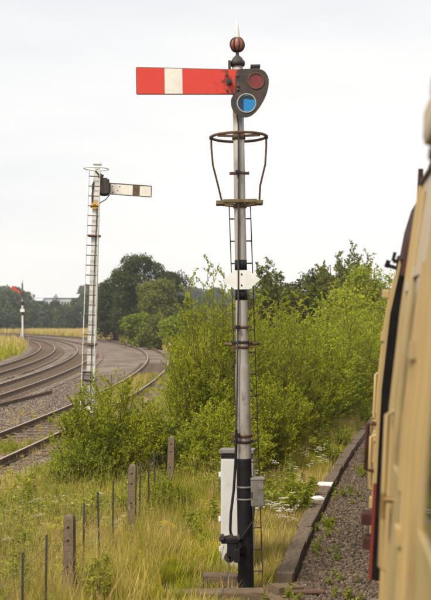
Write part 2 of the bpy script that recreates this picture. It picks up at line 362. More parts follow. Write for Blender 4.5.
# ------------------------------------------------------------------ ground
def make_ground():
    def axis(lim, fine, step):
        a = list(np.arange(-fine, fine + 1e-6, step)); s = step; v = fine
        while v < lim:
            s *= 1.18; v += s; a.append(v); a.insert(0, -v)
        return np.array(a)
    xs = axis(3500, 14, 0.35); ys = axis(3500, 42, 0.45)
    X, Y = np.meshgrid(xs, ys); Z = ground_z(X, Y)
    V = np.stack([X, Y, Z], -1).reshape(-1, 3); nx = len(xs); ny = len(ys)
    i = np.arange((nx - 1) * (ny - 1)); r = i // (nx - 1); c = i % (nx - 1); a = r * nx + c
    F = np.stack([a, a + 1, a + nx + 1, a + nx], 1)
    o = link_mesh('ground', np_mesh('ground', V, F, True), M['ground']); o['kind'] = 'structure'
make_ground()

# ------------------------------------------------------------------ tracks
def strip(fn_left, fn_right, d0, d1, step, z):
    ds = np.arange(d0, d1 + 1e-6, step); V = []
    for d in ds:
        for p in (fn_left(d), fn_right(d)): V.append((p[0], p[1], z(d) if callable(z) else z))
    n = len(ds); F = np.array([(2 * i, 2 * i + 1, 2 * i + 3, 2 * i + 2) for i in range(n - 1)])
    return np.array(V), F
def offs(k, o):
    def f(d):
        dx, dy = line_dir(k, d); return (line_x(k, d) + dy * o, d - dx * o)
    return f
V, F = strip(offs('far_main', -2.6), offs('siding', 2.3), -12, 330, 2, -0.235)
tag(link_mesh('ballast_bed', np_mesh('ballast_bed', V, F, True), M['ballast']), kind='structure')

RAIL_OUT = [(-0.065, -0.16), (0.065, -0.16), (0.065, -0.145), (0.010, -0.125), (0.009, -0.045), (0.034, -0.035), (0.036, -0.003), (0.028, 0.0), (-0.028, 0.0), (-0.036, -0.003), (-0.034, -0.035), (-0.009, -0.045), (-0.010, -0.125), (-0.065, -0.145)]
def rail_mesh(name, fn, d0, d1, step=1.5, z=0.0):
    b = MB(); n = len(RAIL_OUT); vs = []; ds = np.arange(d0, d1 + 1e-6, step)
    for d in ds:
        p = Vector((*fn(d), 0)); q = Vector((*fn(d + 0.05), 0)); t = (q - p).normalized(); l = Vector((t.y, -t.x, 0))
        vs += [p + l * x + Vector((0, 0, h + z)) for x, h in RAIL_OUT]
    fs = [(i * n + k, i * n + (k + 1) % n, (i + 1) * n + (k + 1) % n, (i + 1) * n + k) for i in range(len(ds) - 1) for k in range(n)]
    fs += [tuple(range(n)), tuple(range((len(ds) - 1) * n, len(ds) * n))]
    b.add(vs, fs); return b
SLEEPER = None
def sleeper_obj(parent, x, y, a, z, rnd):
    global SLEEPER
    if SLEEPER is None:
        b = MB(); b.box((0, 0, 0), (2.5, 0.25, 0.10), ch=0.012); SLEEPER = b.build('sleeper', M['sleeper'], parent); o = SLEEPER
    else:
        o = SLEEPER.copy(); COL.objects.link(o); o.parent = parent
    o.location = (x + rnd.uniform(-.03, .03), y, z); o.rotation_euler = (0, rnd.uniform(-.006, .006), a + rnd.uniform(-.015, .015)); return o
rnd = random.Random(4)
for k, half, zb, ys, mat in (('siding', 1.55, -0.205, (12, 75), M['ballast']), ('near_main', 1.66, -0.185, (30, 95), M['ballast']), ('far_main', 1.66, -0.189, (40, 110), M['ballast_dark'])):
    V, F = strip(offs(k, -half), offs(k, half), -12, 330, 2, zb)
    tr = link_mesh('railway_track', np_mesh('railway_track', V, F, True), mat); tr['kind'] = 'structure'
    for s in (-1, 1):
        rl = rail_mesh('rail', offs(k, s * 0.752), -12, 330).build('rail', M['rail'], tr)
        Vh, Fh = strip(offs(k, s * 0.752 - .031), offs(k, s * 0.752 + .031), -12, 330, 1.5, .003)
        link_mesh('running_face', np_mesh('running_face', Vh, Fh, True), M['railhead'], rl)
    d = ys[0]
    while d < ys[1]:
        dx, dy = line_dir(k, d); sleeper_obj(tr, line_x(k, d), d, math.atan2(dy, dx) - math.pi / 2, -0.205, rnd); d += 0.72

# line under the train: its ballast starts at the kerb
def ktrain(o):
    def f(d):
        s = kerb_slope(d); l = math.hypot(1, s); return (kerb_x(d) + o / l, d - o * s / l)
    return f
RZ = 0.10                                             # rail level of the line under the train
prof = [(0.08, -0.262), (1.0, -0.255), (1.3, -0.20), (1.65, -0.07), (3.85, -0.07), (4.2, -0.2), (5.6, -0.262)]
ds = np.arange(-14, 60.1, 1.0); V = []
for d in ds:
    for o, z in prof: V.append((*ktrain(o)(d), z))
n = len(prof); F = np.array([(i * n + k, i * n + k + 1, (i + 1) * n + k + 1, (i + 1) * n + k) for i in range(len(ds) - 1) for k in range(n - 1)])
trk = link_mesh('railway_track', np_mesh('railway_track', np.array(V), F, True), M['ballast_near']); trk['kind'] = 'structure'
for s_ in (2.0, 3.505):
    rail_mesh('rail', ktrain(s_), -13, 58, 1.5, RZ).build('rail', M['rail'], trk)
d = 4.0
while d < 34:
    p = ktrain(2.75)(d); sleeper_obj(trk, p[0], p[1], -math.atan(kerb_slope(d)), RZ - 0.21, rnd); d += 0.75

# ------------------------------------------------------------------ kerb: each stone its own piece
def make_kerb():
    root = empty('stone_kerb', (kerb_x(12.7), 12.7, -0.30))
    tag(root, 'low weathered stone kerb curving along the edge of the cess ballast', 'kerb')
    protos = []
    r = random.Random(8); d = 12.75; i = 0
    while d < 52:
        L = r.choice((0.92, 0.98, 0.95, 0.88)) if d < 40 else 0.95
        q = i % 4
        if len(protos) < 4:
            b = MB(); b.box((0, 0, 0), (0.205, 0.93, 0.36), ch=0.014)
            vv = []
            for v in b.v: vv.append((v[0] + r.uniform(-.006, .006), v[1] + r.uniform(-.008, .008), v[2] + r.uniform(-.006, .006)))
            b.v = vv; o = b.build('kerbstone', M['kerb'], root); protos.append(o)
        else:
            o = protos[q].copy(); COL.objects.link(o); o.parent = root
        mid = d + 0.48
        o.location = Vector((kerb_x(mid) + r.uniform(-.012, .012), mid, -0.30 + r.uniform(-.012, .012))) - root.location
        o.rotation_euler = (r.uniform(-.012, .012), r.uniform(-.03, .03), -math.atan(kerb_slope(mid)) + r.uniform(-.012, .012))
        d += 0.955 * math.cos(math.atan(kerb_slope(mid))); i += 1
make_kerb()
def slab(x, y, z, d, rz, label, tilt=(0, 0)):
    o = part('white_block', M['white_clean'], None, lambda b: b.box((0, 0, d[2] / 2), d, ch=0.008)); o.location = (x, y, z); o.rotation_euler = (tilt[0], tilt[1], rz)
    tag(o, label, 'block')
slab(kerb_x(19.45) - 0.02, 19.45, -0.117, (0.27, 0.34, 0.035), -0.2, 'white painted flat block on the kerb, the farther from the signal post', (0.0, 0.01))
slab(kerb_x(17.9) - 0.03, 17.9, -0.115, (0.20, 0.22, 0.04), 0.25, 'smaller white flat block lying on the kerb nearer the signal post', (0.01, 0.0))

# ------------------------------------------------------------------ signals
def plate(b, outer, holes, y0, y1):
    """flat casting with round holes"""
    bm = bmesh.new(); edges = []
    for loop in [outer] + holes:
        vs = [bm.verts.new((x, y0, z)) for x, z in loop]
        edges += [bm.edges.new((vs[i], vs[(i + 1) % len(vs)])) for i in range(len(vs))]
    bmesh.ops.triangle_fill(bm, edges=edges, use_beauty=True, use_dissolve=False)
    ex = bmesh.ops.extrude_face_region(bm, geom=bm.faces[:])
    for v in ex['geom']:
        if isinstance(v, bmesh.types.BMVert): v.co.y = y1
    bm.verts.index_update()
    b.add([v.co.copy() for v in bm.verts], [[v.index for v in f.verts] for f in bm.faces]); bm.free(); return b
def circ(c, r, n=24): return [(c[0] + r * math.cos(2 * math.pi * k / n), c[1] + r * math.sin(2 * math.pi * k / n)) for k in range(n)]
def smooth_loop(pts, it=2):
    for _ in range(it):
        q = []
        for i in range(len(pts)):
            a, c = pts[i], pts[(i + 1) % len(pts)]
            q += [(a[0] * .75 + c[0] * .25, a[1] * .75 + c[1] * .25), (a[0] * .25 + c[0] * .75, a[1] * .25 + c[1] * .75)]
        pts = q
    return pts

def main_signal():
    root = empty('semaphore_signal', (0.359, 12.35, -0.27), (0, -0.0158, 0))
    tag(root, 'tall semaphore signal with red and white arm on a grey tubular post', 'signal')
    Z = lambda y: (592 - y) / 85.0
    X = lambda x, y: (x - (246 - (592 - y) * 0.0158)) / 85.0
    post = part('post', M['post'], root, lambda b: b.lathe([(0.088, Z(458)), (0.084, Z(372)), (0.084, Z(368)), (0.080, Z(366)), (0.072, Z(362)), (0.070, Z(300)), (0.067, Z(180)), (0.063, Z(64)), (0.0, Z(64))]))
    part('black_base', M['black'], root, lambda b: b.lathe([(0.094, -0.12), (0.092, Z(560)), (0.0895, Z(459)), (0.0895, Z(457.5)), (0.0, Z(457.5))]))
    part('footing', M['concrete'], root, lambda b: b.lathe([(0.20, -0.10), (0.19, 0.035), (0.13, 0.06), (0.08, 0.065)], n=14))
    for y0, y1 in ((270.5, 260), (300, 289)):
        part('black_band', M['black'], root, lambda b: b.lathe([(0.066, Z(y0)), (0.0735, Z(y0)), (0.0725, Z(y1)), (0.066, Z(y1))]))
    for y, r, m in ((435, 0.098, 'rust'), (441, 0.095, 'iron'), (327, 0.077, 'rust'), (173, 0.074, 'rust'), (347, 0.079, 'rust'), (342, 0.079, 'iron')):
        def f(b):
            b.lathe([(r - .02, Z(y) - .016), (r, Z(y) - .016), (r, Z(y) + .016), (r - .02, Z(y) + .016)])
            for s in (-1, 1): b.box((s * (r + .018), 0, Z(y)), (0.05, 0.035, 0.032)); b.tube([(s * (r + .022), -0.03, Z(y)), (s * (r + .022), 0.03, Z(y))], 0.008, 6)
        part('clamp', M[m], root, f)
    for s in (-1, 1):
        part('ladder_stay', M['rust'], root, lambda b: b.tube([(s * 0.20, 0.16, Z(344)), (s * 0.12, 0.02, Z(344.5)), (s * 0.07, 0.0, Z(344.5))], 0.018, 8))
    for y in (486, 498):
        part('fixing_strap', M['box'], root, lambda b: b.lathe([(0.088, Z(y) - .011), (0.097, Z(y) - .011), (0.097, Z(y) + .011), (0.088, Z(y) + .011)]))
    # head of the post
    part('post_cap', M['iron'], root, lambda b: b.lathe([(0.060, Z(65.5)), (0.082, Z(65)), (0.088, Z(63)), (0.088, Z(61)), (0.070, Z(59)), (0.052, Z(56.5)), (0.022, Z(54.5)), (0.016, Z(50)), (0.028, Z(49)), (0.0, Z(48.5))]))
    fin = empty('finial', (0, 0, 0)); bpy.data.objects.remove(fin)
    ball = part('finial', M['pink'], root, lambda b: (b.lathe([(0.006, Z(50.5))] + [(0.080 * math.sin(a), Z(43.5) + 0.082 * -math.cos(a)) for a in [math.pi * k / 12 for k in range(1, 12)]] + [(0.006, Z(36.6))])))
    for k in range(8):
        a = 2 * math.pi * (k + .35) / 8
        part('rib', M['iron'], ball, lambda b: b.tube([((0.083 * math.sin(t) + .004) * math.cos(a), (0.083 * math.sin(t) + .004) * math.sin(a), Z(43.5) - 0.086 * math.cos(t)) for t in [math.pi * j / 10 for j in range(11)]], 0.0085, 5))
    part('spike', M['white'], ball, lambda b: b.lathe([(0.0, Z(39)), (0.036, Z(38)), (0.034, Z(36)), (0.026, Z(30)), (0.008, Z(18)), (0.0, Z(17.5))], n=12))
    # arm and spectacle in front of the post
    YA = -0.16
    arm = part('arm', M['red'], root, lambda b: (b.prism([(X(137.4, 80), Z(68.3)), (X(137.4, 80), Z(94.3)), (X(240, 80), Z(96)), (X(240, 80), Z(72.4))], YA - .004, YA + .008)))
    def stripe(b):
        xs = (X(165, 80), X(182.6, 80)); L = X(137.4, 80); Rr = X(240, 80)
        t = [(x - L) / (Rr - L) for x in xs]
        top = [Z(68.3 + k * 4.1) - .0005 for k in t]; bot = [Z(94.3 + k * 1.7) + .0005 for k in t]
        b.prism([(xs[0], top[0]), (xs[0], bot[0]), (xs[1], bot[1]), (xs[1], top[1])], YA - .0065, YA - .0042)
    part('white_band', M['armwhite'], arm, stripe)
    def edge(b):
        for a, c in (((137.4, 68.3), (240, 72.4)), ((137.4, 94.3), (240, 96)), ((137.4, 68.3), (137.4, 94.3))):
            b.tube([(X(a[0], 80), YA + .006, Z(a[1])), (X(c[0], 80), YA + .006, Z(c[1]))], 0.010, 6)
    part('arm_edge', M['rust'], arm, edge)
    part('scorched_root', M['scorch'], arm, lambda b: b.prism([(X(221, 80), Z(72.2)), (X(219.5, 80), Z(80)), (X(222, 80), Z(88)), (X(220.5, 80), Z(95.4)), (X(239.8, 80), Z(95.7)), (X(239.8, 80), Z(72.8))], YA - .0068, YA - .0042))
    out = smooth_loop([(235, 71.8), (246, 71.8), (262, 71.8), (268, 79), (268.5, 88), (265, 100), (259, 110), (252.5, 117.5), (245, 120.5), (236, 118), (231, 111), (230, 103), (232, 98.5), (235, 97)], 2)
    out = [(X(a, 85), Z(c)) for a, c in out]
    c_red = (X(255.5, 84), Z(84)); c_blue = (X(246.3, 106), Z(106))
    spec = part('spectacle', M['iron'], root, lambda b: plate(b, out, [circ(c_red, 0.088), circ(c_blue, 0.105)], YA - .030, YA - .012))
    def rim(c, r):
        def f(b):
            pts = [(c[0] + r * math.cos(2 * math.pi * k / 28), YA - .032, c[1] + r * math.sin(2 * math.pi * k / 28)) for k in range(29)]; b.tube(pts, 0.0085, 6, False)
        return f
    part('lens_rim', M['rust'], spec, rim(c_red, 0.092)); part('lens_rim', M['post'], spec, rim(c_blue, 0.108))
    part('red_lens', M['redlens'], spec, lambda b: b.disc(c_red, 0.0885, YA - .026, YA - .018)); part('blue_lens', M['bluelens'], spec, lambda b: b.disc(c_blue, 0.1055, YA - .026, YA - .022))
    part('pivot_boss', M['iron'], spec, lambda b: (b.disc((X(229, 84), Z(84.5)), 0.036, YA - .055, YA), b.disc((X(229, 84), Z(84.5)), 0.018, YA - .072, YA - .05)))
    for x, y in ((227, 77), (227, 92.5), (237, 78), (237, 92), (237.5, 88)):
        part('bolt', M['rust'], spec, lambda b: b.disc((X(x, 84), Z(y)), 0.015, YA - .045, YA - .004, 8))
    part('pivot_bracket', M['iron'], root, lambda b: (b.box((X(231, 84), -0.08, Z(84)), (0.06, 0.17, 0.10)), b.box((0, -0.055, Z(84)), (0.16, 0.04, 0.14)), b.box((X(229.5, 66), -0.05, Z(70)), (0.03, 0.05, 0.22))))
    lamp = part('lamp', M['iron'], root, lambda b: (b.box((c_red[0] - .005, YA + .11, Z(86)), (0.15, 0.16, 0.30), ch=0.01), b.box((c_red[0] + .0, YA + .10, Z(70.5)), (0.085, 0.10, 0.06), ch=.006), b.box((c_red[0], YA + .10, Z(67.2)), (0.115, 0.12, 0.03), ch=.006), b.tube([(c_red[0], YA + .02, c_red[1]), (c_red[0], YA - .01, c_red[1])], 0.07, 14)))
    part('lamp_bracket', M['iron'], root, lambda b: (b.box((0.10, YA + .12, Z(97.3)), (0.26, 0.05, 0.03)), b.box((0.05, -0.05, Z(97.3)), (0.05, 0.09, 0.035))))
    # stage and safety hoop
    part('stage', M['platform'], root, lambda b: (b.box((0, 0.19, Z(201)), (0.56, 0.22, 0.045), ch=.006), b.box((0, -0.085, Z(201.5)), (0.40, 0.06, 0.04), ch=.006)))
    part('stage_bracket', M['rust'], root, lambda b: (b.tube([(-0.2, 0.12, Z(203.5)), (-0.06, 0.0, Z(206))], 0.014, 6), b.tube([(0.2, 0.12, Z(203.5)), (0.06, 0, Z(206))], 0.014, 6), b.lathe([(0.06, Z(208)), (0.08, Z(208)), (0.08, Z(204)), (0.06, Z(204))])))
    hz = Z(136.5)
    hoop = part('safety_hoop', M['rust'], root, lambda b: b.ring((0, 0.0, hz), 0.325, 0.017, 40))
    part('hoop_bracket', M['rust'], hoop, lambda b: (b.box((0, 0.2, hz), (0.045, 0.27, 0.03)), b.lathe([(0.06, hz - .03), (0.078, hz - .03), (0.078, hz + .03), (0.06, hz + .03)]), b.box((-0.15, -.04, hz + .01), (0.2, 0.03, 0.026), rot=(0, 0, .25)), b.box((0.15, -.04, hz + .01), (0.2, 0.03, 0.026), rot=(0, 0, -.25))))
    for s in (-1, 1):
        part('hoop_stay', M['rust'], hoop, lambda b: b.tube([(s * .325, 0.02, hz - .005), (s * .325, 0.04, hz - .12), (s * .31, 0.06, hz - .32), (s * .25, 0.15, hz - .56), (s * (.21 if s < 0 else .24), 0.20, Z(199))], 0.012, 6))
        part('knuckle', M['iron'], hoop, lambda b: b.lathe([(0, hz - .03), (.024, hz - .02), (.024, hz + .02), (0, hz + .03)], (s * .325, 0.02, 0), 8))
    # ladder behind the post, standing a little to the right at the foot
    top = (0.005, 0.24, Z(203)); bot = (0.09, 0.52, 0.03)
    lad = part('ladder', M['iron'], root, lambda b: None if False else [b.box(tuple((np.array(top) + np.array(bot)) / 2 + np.array((s * .128, 0, 0))), (0.012, 0.034, math.dist(top, bot)), rot=(math.atan2(bot[1] - top[1], top[2] - bot[2]) * 1.0, -math.atan2(bot[0] - top[0], top[2] - bot[2]), 0)) for s in (-1, 1)])
    nr = 17
    for i in range(nr):
        t = (i + .6) / nr; c = [top[k] + (bot[k] - top[k]) * t for k in range(3)]
        part('rung', M['iron'], lad, lambda b: b.tube([(c[0] - .13, c[1], c[2]), (c[0] + .13, c[1], c[2])], 0.009, 6))
    # operating rod, cable and motor
    part('operating_rod', M['iron'], root, lambda b: (b.tube([(X(234, 96), -0.13, Z(100)), (X(238.4, 125), -0.10, Z(125)), (X(238.5, 170), -0.092, Z(170)), (X(238.2, 300), -0.095, Z(300)), (X(236.2, 430), -0.115, Z(430))], 0.011, 7)))
    part('cable', M['black'], root, lambda b: b.tube([(X(236.2, 430), -0.115, Z(428)), (X(235.6, 455), -0.12, Z(455)), (X(233.5, 487), -0.14, Z(487)), (X(230.6, 510), -0.15, Z(510)), (X(230, 525), -0.15, Z(526)), (X(231.5, 535), -0.15, Z(536))], 0.016, 8))
    for y in (327, 434, 173):
        part('rod_guide', M['black'], root, lambda b: b.box((X(237.5, y), -0.10, Z(y)), (0.05, 0.06, 0.045), ch=.006))
    mot = part('signal_motor', M['black'], root, lambda b: (b.box((X(232, 543), -0.15, Z(543)), (0.12, 0.14, 0.24), ch=.02), b.box((X(229, 537), -0.168, Z(536)), (0.19, 0.12, 0.06), ch=.012), b.disc((X(233, 548), Z(548)), 0.075, -0.25, -0.05, 16), b.box((X(240, 545), -0.10, Z(545)), (0.10, 0.10, 0.10)), b.disc((X(238, 551), Z(541)), 0.04, -0.21, -0.08, 12)))
    part('motor_arm', M['iron'], mot, lambda b: (b.box((X(226, 532), -0.20, Z(533)), (0.17, 0.03, 0.045), rot=(0, -.25, 0)), b.tube([(X(222, 531), -.25, Z(532)), (X(222, 531), -.15, Z(532))], .028, 10), b.tube([(X(238, 533), -.24, Z(533)), (X(238, 533), -.10, Z(533))], .02, 8)))
    part('motor_cover', M['black'], mot, lambda b: (b.box((X(236.5, 549), -.207, Z(550)), (.07, .10, .16), ch=.015), b.tube([(X(240, 555), -.16, Z(556)), (X(240, 556), -.08, Z(556))], .045, 12)))
    part('motor_pulley', M['iron'], mot, lambda b: (b.disc((X(229, 552), Z(552)), 0.06, -0.23, -0.20, 18), b.disc((X(229, 552), Z(552)), 0.02, -0.25, -0.18, 10)))
    part('side_cable', M['black'], root, lambda b: b.tube([(X(254, 500), 0.0, Z(505)), (X(253, 517), -0.09, Z(518)), (X(246, 527), -0.115, Z(528)), (X(239, 535), -0.12, Z(538))], 0.009, 6))
    part('pull_wire', M['steel'], root, lambda b: b.tube([(X(231, 553), -0.19, Z(553)), (X(222, 578), -0.42, Z(582)), (X(213, 600), -0.8, -0.03)], 0.005, 5))
    # telephone / identification box
    bx = part('equipment_box', M['box'], root, lambda b: (b.box((X(257, 491), -0.04, Z(491)), (0.155, 0.20, 0.31), ch=.015), b.box((X(257, 476), -0.04, Z(477.6)), (0.165, 0.21, 0.02), ch=.006)))
    def dots(b):
        for k in range(7):
            a = k * math.pi / 3; r = 0 if k == 6 else 0.024
            b.disc((X(260.5, 484) + r * math.cos(a), Z(484) + r * math.sin(a)), 0.007, -0.1445, -0.1405, 8)
    part('cover_mark', M['post'], bx, dots)
    part('latch', M['iron'], bx, lambda b: b.box((X(251, 492), -0.145, Z(492)), (0.014, 0.014, 0.06)))
    # white hexagonal plate
    sgn = part('diamond_plate', M['white_clean'], root, lambda b: b.prism([(X(222.6, 280), Z(280)), (X(234.3, 280), Z(270.6)), (X(248.6, 280), Z(270.6)), (X(260.4, 280), Z(280)), (X(248.6, 280), Z(289.6)), (X(234.3, 280), Z(289.6))], -0.095, -0.087))
    for y in (274.5, 285.5):
        part('bolt', M['iron'], sgn, lambda b: b.disc((X(241.4, y), Z(y)), 0.011, -0.101, -0.094, 8))
main_signal()

def rear_signal():
    root = empty('semaphore_signal', ((89.5 - 215.5) / 36.8, 28.5, -0.25), (0, 0.028, 0))
    tag(root, 'white post semaphore signal seen from behind, brown band on its white arm', 'signal')
    Z = lambda y: (437 - y) / 36.8
    X = lambda x, y: (x - (89.5 + (437 - y) * 0.028)) / 36.8
    part('post', M['white'], root, lambda b: b.add(*(lambda pr: ([(sx * r, sy * r, z) for r, z in pr for sx, sy in ((-1, -1), (1, -1), (1, 1), (-1, 1))], [(i * 4 + k, i * 4 + (k + 1) % 4, i * 4 + 4 + (k + 1) % 4, i * 4 + 4 + k) for i in range(len(pr) - 1) for k in range(4)] + [(len(pr) * 4 - 4, len(pr) * 4 - 3, len(pr) * 4 - 2, len(pr) * 4 - 1)]))([(0.125, -0.1), (0.12, 1.0), (0.085, Z(170))])))
    part('post_cap', M['white'], root, lambda b: (b.box((0.0, 0, Z(167.5)), (0.14, 0.14, 0.06)), b.box((0.0, 0, Z(163.8)), (0.22, 0.22, 0.05), ch=.012), b.box((0, 0, Z(162.3)), (0.12, 0.12, 0.05), ch=.012)))
    hz = Z(168.8)
    part('safety_hoop', M['white'], root, lambda b: (b.ring((-0.02, -0.05, hz), 0.33, 0.017, 36), b.box((-.02, 0.1, hz), (0.04, 0.35, 0.03))))
    # arm on the far side of the post
    YA = 0.17
    arm = part('arm', M['armwhite'], root, lambda b: b.prism([(X(106, 186), Z(181.6)), (X(150.9, 186), Z(183.6)), (X(150.9, 186), Z(194.6)), (X(106, 186), Z(192.6))], YA - .006, YA + .006))
    part('brown_band', M['brownband'], arm, lambda b: b.prism([(X(132.2, 186), Z(182.8)), (X(139.2, 186), Z(183.1)), (X(139.2, 186), Z(194.0)), (X(132.2, 186), Z(193.7))], YA - .011, YA - .0065))
    def edge(b):
        for a, c in (((106, 181.6), (150.9, 183.6)), ((106, 192.6), (150.9, 194.6)), ((150.9, 183.6), (150.9, 194.6))):
            b.tube([(X(a[0], 186), YA - .004, Z(a[1])), (X(c[0], 186), YA - .004, Z(c[1]))], 0.013, 6)
    part('arm_edge', M['rust'], arm, edge)
    for x, y in ((112, 184.5), (112, 191), (117, 189), (119, 185)):
        part('rivet', M['rust'], arm, lambda b: b.disc((X(x, 186), Z(y)), 0.016, YA - .014, YA, 6))
    spec = part('spectacle', M['iron'], root, lambda b: plate(b, [(X(x, 186), Z(y)) for x, y in smooth_loop([(91, 181), (99, 178.5), (109.5, 179), (110, 194), (102, 195.5), (96, 193), (91, 191)], 1)], [circ((X(93.4, 186), Z(186.4)), 0.06)], YA - .03, YA - .008))
    part('blue_lens', M['bluelens'], spec, lambda b: b.disc((X(93.4, 186), Z(186.4)), 0.062, YA - .026, YA - .02))
    part('lamp', M['iron'], root, lambda b: (b.box((X(104.3, 186), 0.02, Z(186)), (0.24, 0.2, 0.40), ch=.015), b.box((X(104.3, 178), 0.02, Z(179)), (0.15, 0.15, 0.08), ch=.012), b.tube([(X(95.5, 172), -0.07, Z(171)), (X(99, 175), -.07, Z(175)), (X(103, 180), -.04, Z(181))], 0.03, 8), b.box((X(101, 176), -0.04, Z(176.5)), (0.10, 0.1, 0.14), rot=(0, .5, 0))))
    part('drop_rod', M['iron'], root, lambda b: (b.tube([(X(109, 194), 0.1, Z(194)), (X(105.5, 198), 0.02, Z(199)), (X(100, 202), -.06, Z(203)), (X(97, 205), -.11, Z(205.5))], 0.014, 6), b.tube([(X(94, 182), -.10, Z(182)), (X(92.5, 195), -.11, Z(195)), (X(92.5, 204), -.12, Z(204))], 0.022, 6), b.tube([(X(97.5, 206), -.115, Z(206)), (X(96.8, 220), -.125, Z(230)), (X(95.2, 260), -.135, Z(260)), (X(93, 330), -.15, Z(330)), (X(91.0, 395), -.16, Z(398))], 0.013, 6)))
    yd = part('yellow_disc', M['yellow'], root, lambda b: (b.disc((X(95.6, 206), Z(205.8)), 0.10, -0.17, -0.13, 20), b.box((X(95, 206), -.15, Z(207.8)), (0.22, 0.03, 0.05))))
    part('disc_boss', M['brownband'], yd, lambda b: b.disc((X(95.6, 206), Z(205.8)), 0.025, -0.19, -0.16, 10))
    # ladder on the near face
    top = np.array((-0.05, -0.16, Z(170))); bot = np.array((-0.06, -0.30, 0.02))
    lad = part('ladder', M['white'], root, lambda b: [b.tube([tuple(top + (s * .145, 0, 0)), tuple(bot + (s * .16, 0, 0))], 0.013, 6) for s in (-1, 1)])
    nr = 27
    for i in range(nr):
        c = top + (bot - top) * ((i + .7) / nr)
        part('rung', M['rust'], lad, lambda b: b.tube([(c[0] - .155, c[1], c[2]), (c[0] + .155, c[1], c[2])], 0.015, 6))
    for y in (236, 344, 380):
        part('clamp', M['rust'], root, lambda b: b.box((-0.02, -0.03, Z(y)), (0.32, 0.30, 0.05)))
    part('balance_lever', M['iron'], root, lambda b: (b.box((X(84, 382), -.25, Z(380)), (0.035, 0.05, 0.5), rot=(0, .18, 0)), b.box((X(84, 392), -.25, Z(392)), (0.13, 0.12, 0.14), ch=.02), b.box((X(87.5, 372), -.2, Z(372)), (0.30, 0.04, 0.05))))
rear_signal()

def far_signal():
    root = empty('semaphore_signal', ((22.8 - 215.5) / 1050 * 136, 136, -0.3), (0, -0.012, 0))
    root.scale = (1, 1, 1.13); tag(root, 'small far-off semaphore signal with raised red arm beside the curving tracks', 'signal')
    part('post', M['white'], root, lambda b: b.tube([(0, 0, -.1), (0, 0, 5.1)], [0.135, 0.12], 10))
    part('upper_post', M['box'], root, lambda b: b.tube([(0, 0, 5.1), (0, 0, 7.0)], [0.128, 0.11], 10))
    part('finial', M['white'], root, lambda b: b.lathe([(0.11, 7.0), (0.17, 7.05), (0.06, 7.2), (0.14, 7.35), (0.03, 7.5), (0.0, 7.9)], n=10))
    arm = part('arm', M['red'], root, lambda b: b.prism([(-.08, 5.95), (.02, 5.72), (-1.12, 6.38), (-1.02, 6.62)], -.22, -.20))
    part('arm_tip', M['red'], arm, lambda b: b.disc((-1.15, 6.55), 0.24, -.225, -.20, 12))
    part('spectacle', M['iron'], root, lambda b: b.prism([(-.25, 6.0), (-.1, 5.6), (.2, 5.35), (.4, 5.6), (.3, 5.9), (0, 6.05)], -.25, -.19))
    part('white_plate', M['white_clean'], root, lambda b: b.box((0, -.17, 3.95), (0.55, 0.04, 0.34)))
    for z in (3.4, 4.55): part('black_band', M['black'], root, lambda b: b.tube([(0, 0, z), (0, 0, z + .45)], 0.15, 10))
    part('stay', M['white'], root, lambda b: b.tube([(-.7, -.3, -.1), (-.02, -.1, 1.6)], 0.06, 6))
    part('base_box', M['iron'], root, lambda b: b.box((0.22, -.1, 0.45), (0.35, 0.4, 1.0)))
    lad = part('ladder', M['iron'], root, lambda b: [b.tube([(s * .15 + .1, .3, 0), (s * .15, .2, 5.0)], 0.025, 5) for s in (-1, 1)])
far_signal()

# ------------------------------------------------------------------ cabinet and timbers by the signal
def cabinet():
    root = empty('relay_cabinet', (0.286, 13.5, -0.27), (0, 0, R(-6)))
    tag(root, 'tall narrow pale grey equipment cabinet standing behind the signal post', 'cabinet')
    body = part('body', M['cabinet'], root, lambda b: b.box((0, 0, 0.77), (0.405, 0.36, 1.44), ch=.006))
    part('door', M['cabinet'], root, lambda b: b.box((0.0, -0.187, 0.75), (0.36, 0.012, 1.36), ch=.004))
    part('vent_strip', M['black'], root, lambda b: b.box((0, -0.183, 1.475), (0.40, 0.012, 0.05)))
    part('lid', M['box'], root, lambda b: b.box((0, 0, 1.525), (0.44, 0.40, 0.05), rot=(-.06, 0, 0), ch=.008))
    for z in (0.3, 0.68, 1.24):
        part('hinge', M['white_clean'], root, lambda b: b.tube([(-.215, -.15, z - .03), (-.215, -.15, z + .03)], 0.018, 8))
    part('handle', M['iron'], root, lambda b: b.box((0.13, -.205, 0.8), (0.02, 0.03, 0.12)))
    part('plinth', M['timber'], root, lambda b: b.box((0.03, -.02, 0.0), (0.64, 0.55, 0.10), ch=.01))
cabinet()
def timber(x, y, z, d, rz, label, tilt=0.0, mat='timber'):
    o = part('timber_baulk', M[mat], None, lambda b: b.box((0, 0, d[2] / 2), d, ch=.012)); o.location = (x, y, z); o.rotation_euler = (0, tilt, rz)
    tag(o, label, 'timber')
timber(-0.02, 12.02, -0.26, (1.15, 0.22, 0.11), 0.06, 'long weathered timber baulk lying on the ground before the signal footing')
timber(0.06, 12.55, -0.26, (0.42, 0.2, 0.17), -0.08, 'short dark timber block set beside the signal post and cabinet', mat='sleeper')
timber(0.82, 12.35, -0.27, (0.34, 0.22, 0.10), 0.5, 'broken timber end lying between ladder foot and kerb', 0.1)
timber(0.68, 11.85, -0.27, (0.5, 0.16, 0.08), -1.1, 'thin split timber lying beyond the end of the kerb')
o = part('rusty_bar', M['rust'], None, lambda b: (b.tube([(-.22, 0, 0.04), (.2, .02, 0.045)], 0.033, 10), b.tube([(-.26, 0, 0.04), (-.21, 0, 0.04)], 0.045, 10))); o.location = (1.06, 12.2, -0.262)
tag(o, 'short rusty iron bar lying on the ballast beside the kerb end', 'iron bar')
